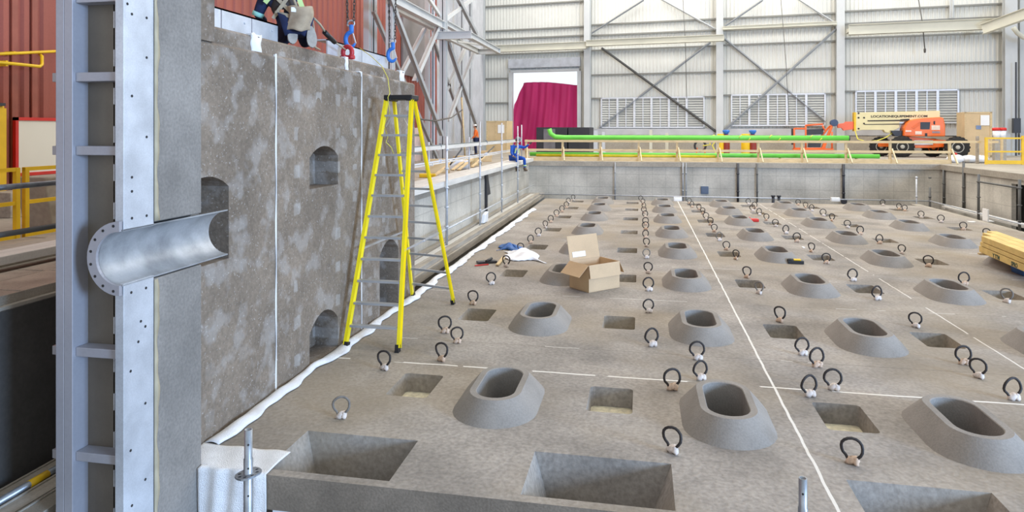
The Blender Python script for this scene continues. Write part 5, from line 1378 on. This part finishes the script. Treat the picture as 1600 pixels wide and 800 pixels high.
b = B(); wprism([(1454, 190), (1456.5, 189), (1456.5, 195), (1454, 194)], NL + .55, NL + .57, 0, b); wprism([(1441, 208), (1444.5, 208), (1444.5, 213), (1441, 213)], NL + .55, NL + .57, 0, b); b.build('hood_latch', M_black, hood)
b = B(); wprism([(1390, 204), (1408, 204), (1408, 213), (1397, 213)], NL - .4, NL + .3, 0, b); b.build('turntable_bearing', M_darkpanel, bl)
b = B(); wprism([(1418, 213), (1476, 219), (1478, 229), (1455, 231), (1425, 231), (1416, 219)], NL - .7, NL + .3, 0, b); ch = b.build('chassis', M_orange, bl, bevel=.03)
b = B(); wprism([(1426, 219), (1455, 219), (1455, 226), (1426, 226)], NL + .3, NL + .36, 0, b); b.build('hydraulic_block', M_steel, ch)
def wheel(u, v, rpx, n, label=None):
    t, z = BW(u, v, n); t0, z0 = BW(u, v + rpx, n); r = z - z0; zc = 1.5 + r
    c = W(t, n, zc); b = B()
    b.lathe(c - en * .2, en, [(r * .55, 0), (r * .9, .0), (r, .06), (r, .34), (r * .9, .40), (r * .55, .40)], 28)
    for i in range(18):
        a = 2 * PI * i / 18; d = et * math.cos(a) + V((0, 0, math.sin(a))); tn = et * -math.sin(a) + V((0, 0, math.cos(a)))
        b.obox(c + d * (r - .005), d * .025, tn * .05, en * .18)
    w = b.build('wheel', M_rubber, bl)
    b = B(); b.lathe(c + en * .15, en, [(r * .52, 0), (r * .52, .06), (r * .45, .065), (r * .45, .02), (r * .2, .03), (r * .18, .09), (r * .05, .1)], 20); b.build('rim', mat('rim_grey', '#b3aea2', .5) if rpx > 14.5 else M_orange, w)
wheel(1409, 228, 16.5, NL + .7); wheel(1495, 226, 16.5, NL + .7); wheel(1376, 231, 15, NL - .6); wheel(1457, 230, 14, NL - .7)
for t0_, t1_, n0_, n1_ in ((BW(1374, 228, NL)[0], BW(1412, 228, NL)[0], NL - .5, NL - .3), (BW(1409, 228, NL)[0] - .1, BW(1409, 228, NL)[0] + .1, NL - .6, NL + .55), (BW(1470, 228, NL)[0], BW(1495, 228, NL)[0] + .1, NL - .5, NL + .5)):
    B().wbox(t0_, t1_, n0_, n1_, 2.05, 2.25).build('axle', M_orange, bl)
# jib and basket
b = B(); wprism([(1309, 200), (1315, 200), (1318, 204), (1334, 202), (1334, 190), (1321, 190), (1320, 192), (1308, 194)], NL - .25, NL, 0, b); b.build('jib_link', mat('salmon_paint', '#f2714c', .45, 0, .1, 1), bl, bevel=.02)
b = B(); wprism([(1301, 188), (1305, 187), (1288, 233), (1282, 232)], NL + .05, NL + .2, 0, b); wprism([(1296, 196), (1299, 196), (1285, 214), (1281, 214)], NL - .2, NL + .0, 0, b); b.build('jib_arm', M_orange, bl, bevel=.02)
b = B(); p = WP(1303, 192, NL); b.lathe(p - en * .25, en, [(.2, 0), (.2, .5)], 14); b.build('jib_pivot', mat('slate_pivot', '#3f4d6b', .5), bl)
bk = B(); q = lambda u, v, n: WP(u, v, NL + n)
for n in (-.5, .4):
    for (a, c) in (((1241, 201), (1241, 232)), ((1259, 196), (1259, 232)), ((1285, 196), (1289, 204)), ((1259, 196), (1285, 194)), ((1241, 201), (1259, 201)), ((1241, 232), (1289, 232)), ((1300, 206), (1300, 232))): bk.tube(q(a[0], a[1], n), q(c[0], c[1], n), .05, 6)
for (u, v) in ((1241, 201), (1241, 232), (1259, 196), (1285, 194), (1289, 232), (1300, 232)): bk.tube(q(u, v, -.5), q(u, v, .4), .05, 6)
bk.build('basket_frame', mat('basket_paint', '#ee6a36', .45, 0, .1, 1), bl)
for px in ([(1259.5, 202), (1286, 201), (1285, 210), (1260, 211)], [(1264, 219), (1283, 219), (1281, 230), (1263, 230)], [(1237, 201), (1240, 201), (1240, 226), (1237, 226)]): wprism(px, NL - .4, NL + .3).build('basket_panel', M_darkpanel, bl)
b = B(); wprism([(1239, 232), (1301, 232), (1301, 234), (1239, 234)], NL - .55, NL + .45, 0, b); b.build('basket_floor', M_orange, bl)
b = B(); b.path([WP(1336, 204, 5.12), WP(1340, 217, 5.3), WP(1352, 221, 5.4), WP(1370, 220, 5.4), WP(1384, 215, 5.3), WP(1394, 208, 5.15)], .03, 6); tag(b.build('yellow_cable', M_rope), 'yellow cable sagging under the cream boom of the lift', 'cable')

# ================================================================ RIGHT END: GATE, BAGS, EXTINGUISHERS
YG = 32.6; g0, g1 = PY(1541, 230, YG).x, PY(1599, 230, YG).x
g = thing('safety_gate', ((g0 + g1) / 2, YG, 1.5), 'yellow tubular safety gate at the end of pit edge', 'gate')
for z in (2.64, 2.06): B().beam((g0, YG, z), (g1, YG, z), .06, .07).build('rail', M_ysafe, g)
for x in (g0, g1 - .02): B().box(x - .05, x + .05, YG - .04, YG + .04, 1.5, 2.68 if x == g0 else 2.75).build('post', M_ysafe, g)
B().box(g0, g1, YG - .03, YG + .02, 1.52, 1.68).build('toe_plate', M_ysafe, g)
for k, (u, v, lab) in enumerate(((1493, 238, 'white bag with red top next to the lift wheel'), (1513, 241, 'white bag slumped beside the plywood crate'), (1532, 244, 'flat white bag in front of the plywood crate'))):
    p = PY(u, v, 34.0); b = B(); b.blob((p.x, p.y, 1.5 + .17), (.36, 0, 0), (0, .28, 0), (0, 0, .175 if k else .2), 0, k + 2, .12, 12, 8)
    tg = tag(b.build('material_bag', M_plastic), lab, 'bag', 'bags by the plywood crate')
    if k == 0: b = B(); b.blob((p.x - .02, p.y, 1.5 + .4), (.1, 0, 0), (0, .1, 0), (0, 0, .06)); b.build('red_top', M_redpaint, tg)
for k, (u, lab) in enumerate(((1557, 'small white and red drum on a post beside the crate'), (1566, 'white bucket with red lid behind the yellow gate'))):
    p = PY(u, 210, 35.5); o = thing('bucket', (p.x, p.y, 1.5), lab, 'bucket')
    b = B(); b.lathe((p.x, p.y, 2.62), (0, 0, 1), [(.13, 0), (.16, .35)], 14); b.build('pail', M_paper, o)
    b = B(); b.lathe((p.x, p.y, 2.97), (0, 0, 1), [(.175, 0), (.175, .12), (.1, .14)], 14); b.build('red_lid', M_redpaint, o)
    b = B(); b.box(p.x - .12, p.x + .12, p.y - .12, p.y + .12, 1.5, 2.62); b.build('stand', M_hall, o)
p = PY(1527, 230, 33.2); b = B(); b.box(p.x - .05, p.x + .05, 33.15, 33.25, 1.5, 2.72); tag(b.build('timber_post', M_plank), 'lone brown timber post in front of plywood crate', 'post')
p = PY(1541, 222, 33.2); b = B(); b.box(PY(1484, 215, 33.0).x, PY(1560, 215, 33.0).x, 32.98, 33.03, 2.42, 2.52); b.box(p.x + .5, p.x + .58, 33.0, 33.08, 1.5, 2.6); tag(b.build('timber_barrier', M_wood), 'short pine barrier rail behind the yellow gate', 'barrier')
b = B(); t0, z0 = BW(1578, 205, 1.4); b.wbox(BW(1583, 205, 1.4)[0], BW(1594, 205, 1.4)[0], 1.2, 1.5, z0 - .1, z0 + .75); b.wbox(BW(1587, 205, 1.4)[0], BW(1589, 205, 1.4)[0], 1.3, 1.4, 1.5, z0 + 4); tag(b.build('switch_box', M_darkpanel), 'black switch box on conduit beside the broad grey column', 'electrical box')
for k, (p, q, r_, lab) in enumerate((((1067, -2), (1073, 155), .018, 'thin cable hanging before the first louvre window'), ((1220, -2), (1233, 190), .018, 'thin cable hanging before the second louvre window'), ((1435, -2), (1445, 76), .03, 'dark pendant cable hanging above the boom lift'))):
    a, c = WP(p[0], p[1], 1.2), WP(q[0], q[1], 1.2); m = (a + c) / 2; b = B(); b.path([a, m + V((.05, 0, 0)), c], r_, 6)
    if k == 2: b.lathe(c, (0, 0, -1), [(.06, 0), (.07, .1), (.05, .25)], 8)
    tag(b.build('hanging_cable', M_wire), lab, 'cable', 'cables hanging on the end wall')

# ================================================================ PIT WALL FITTINGS
for k, (u, r_, m, lab) in enumerate(((1153, .05, M_darkpanel, 'dark vertical pipe on pit wall beside the blue-grey plate'), (1183, .035, M_darkbrace, 'thin dark pipe second along from the blue-grey plate'), (1067, .04, M_brace, 'thin grey pipe on the pit wall before the blue-grey plate'), (1072, .025, M_brace, 'slim grey pipe paired beside the thin grey one'), (961, .03, M_brace, 'thin pale pipe on pit wall past the sitting worker'), (1318, .055, M_darkpanel, 'dark pipe with round foot on the pit wall'), (1432, .035, M_galv, 'bright scaffold standard at the pit wall by the corner'), (1453, .045, M_darkbrace, 'short dark post at the pit corner joining two tubes'))):
    p = PY(u, 260, 31.98); z1 = 1.48
    if k == 6: z1 = 1.05
    if k == 7: z1 = .6
    yy = 31.98 if k < 6 else 30.9; p = PY(u, 260, yy); zb = -.4 if k < 6 else -1.5
    b = B(); b.tube((p.x, yy, zb), (p.x, yy, z1), r_, 8)
    for z in (.2, 1.0): b.lathe((p.x, yy, z), (0, 0, 1), [(r_ + .01, -.03), (r_ + .02, 0), (r_ + .01, .03)], 8)
    if k == 5: b.lathe((p.x, yy - .03, -.15), (0, -1, 0), [(.13, 0), (.13, .06)], 12)
    tag(b.build('wall_pipe' if k < 6 else 'scaffold_standard', m), lab, 'pipe' if k < 6 else 'post')
for u, lab in ((1208, 'short dark stub standing by far slab edge, closer to blue-grey plate'), (1217, 'short dark stub by the far slab edge, closer to round-footed pipe')):
    q = PY(u, 312, 29.6); b = B(); b.tube((q.x, 29.6, -.4), (q.x, 29.6, .22), .06, 8); b.lathe((q.x, 29.6, .22), (0, 0, 1), [(.09, 0), (.09, .05)], 8)
    tag(b.build('pipe_stub', M_darkpanel), lab, 'pipe stub', 'dark stubs at the far slab edge')
p = PY(1101, 297, 32.05); b = B(); b.box(p.x - .17, p.x + .17, 32.03, 32.1, p.z - .17, p.z + .17); b.box(p.x - .13, p.x + .13, 32.015, 32.03, p.z - .13, p.z + .13); tag(b.build('wall_plate', M_bluegrey), 'square blue-grey plate fixed on the far pit wall', 'plate')
pA, pB = PY(1003, 306, 30.9), PY(1453, 311, 30.9); b = B(); b.tube((PY(835, 306, 30.9).x, 30.9, pA.z), (pB.x, 30.9, pA.z), .026, 8); tag(b.build('scaffold_ledger', M_galv), 'long low scaffold tube along the far pit wall', 'tube')
XR = 11.75
a = V((pB.x, 30.9, pA.z)); b = B(); b.tube(a, V((XR, 20.0, pA.z)), .028, 8); tag(b.build('scaffold_ledger', M_galv), 'low scaffold tube running along the pit side wall', 'tube')
fr = thing('scaffold_bay', (XR, 25, -.4), 'dark scaffold frame of two posts standing by the pit side wall', 'scaffold')
ps = []
for u in (1529, 1593):
    p = PX(u, 275, XR + .1); ps.append(p); b = B(); b.tube((p.x, p.y, -.35), (p.x, p.y, 1.42), .045, 8)
    for z in (.1, .6, 1.15): b.lathe((p.x, p.y, z), (0, 0, 1), [(.05, -.02), (.085, 0), (.05, .02)], 8)
    b.build('post', M_darkbrace, fr)
b = B(); b.tube((ps[0].x, ps[0].y, 1.15), (ps[1].x, ps[1].y, 1.15), .035, 8); b.build('cross_tube', M_darkbrace, fr)
for k, (u, lab) in enumerate(((1475, 'dark vertical pipe in the corner of the pit side wall'), (1506, 'grey vertical pipe on the pit side wall before scaffold frame'))):
    p = PX(u, 290, 12.75); b = B(); b.tube((12.74, p.y, -.3), (12.74, p.y, 1.7 if k else 1.3), .05, 8)
    for z in (.1, .7): b.lathe((12.74, p.y, z), (0, 0, 1), [(.05, -.03), (.075, 0), (.05, .03)], 8)
    tag(b.build('wall_pipe', M_darkbrace), lab, 'pipe')
for k, (x0, x1, z, m, lab) in enumerate(((10.93, 11.25, -.12, M_hall, 'pale plank along the slab edge by the pit side wall'), (11.5, 11.95, -.30, M_plank, 'second plank along the pit side wall passage'), (12.1, 12.5, -.16, M_deck, 'pale plank closest to the pit side wall'))):
    b = B(); b.box(x0, x1, 15.0, 30.3, z, z + .07); b.box(x0, x1, 15, 15.1, z - .05, z); b.box(x0, x1, 30.0, 30.1, z - .05, z)
    tag(b.build('side_plank', m), lab, 'plank', 'planks along the pit side wall')
p = PX(1546, 338, 11.4); b = B(); b.box(11.3, 11.34, p.y - .1, p.y + .25, -.05, .36); b.box(11.34, 11.5, p.y - .1, p.y + .25, -.05, -.02); tag(b.build('white_bracket', M_paper), 'small white upright sheet behind the scaffold frame post', 'sheet')

# ================================================================ SCAFFOLD TUBES CLOSE TO THE EYE
def fore(u, vt, D, r, rosette, lab, zb=-1.5):
    s = D / FPX; d = ray(u); x, y = d[0] * s, d[1] * s; zt = EYE + (HOR - vt) * s
    t = thing('scaffold_standard', (x, y, zb), lab, 'post', 'scaffold standards in front of the slab')
    b = B(); n = 16
    zj = zt - .15
    b.lathe((x, y, zb), (0, 0, 1), [(r, 0), (r, zj - zb), (r * .86, zj - zb + .004), (r * .86, zt - zb), (r * .66, zt - zb), (r * .66, zt - zb - .12)], n)
    b.build('tube', M_galvm, t)
    for z in (zt - .07, zt - .19, zt - .33):
        b = B(); c = V((x, y, z)); dd = V((-x, -y, 0)).normalized(); b.lathe(c + dd * (r * .86 - .003), dd, [(.005, 0), (.005, .008)], 8); b.build('pin_hole', M_hole, t)
    if rosette:
        zr = EYE + (HOR - rosette) * s; b = B(); rr = .062; k = 24; prof = []
        outer = [(rr * (1 + (.06 if i % 6 < 3 else 0)) * math.cos(2 * PI * i / k), rr * (1 + (.06 if i % 6 < 3 else 0)) * math.sin(2 * PI * i / k)) for i in range(k)]
        hs = []
        for i in range(8):
            a = 2 * PI * i / 8 + .2; hx, hy = .045 * math.cos(a), .045 * math.sin(a); lp = [(hx + .009 * math.cos(q * PI / 4), hy + .009 * math.sin(q * PI / 4)) for q in range(8)]; hs.append((lp, lp, .0085, 1))
        b.holed((x, y, zr), V((1, 0, .12)).normalized(), (0, 1, 0), (0, 0, 1), outer, hs, .009)
        b.build('rosette', [M_galvm, M_hole], t)
fore(388, 671, 3.45, .0235, 739, 'grey scaffold standard with rosette in front of the white cloth')
fore(1254.5, 747, 3.4, .024, None, 'grey scaffold standard end rising before the white slab joint')
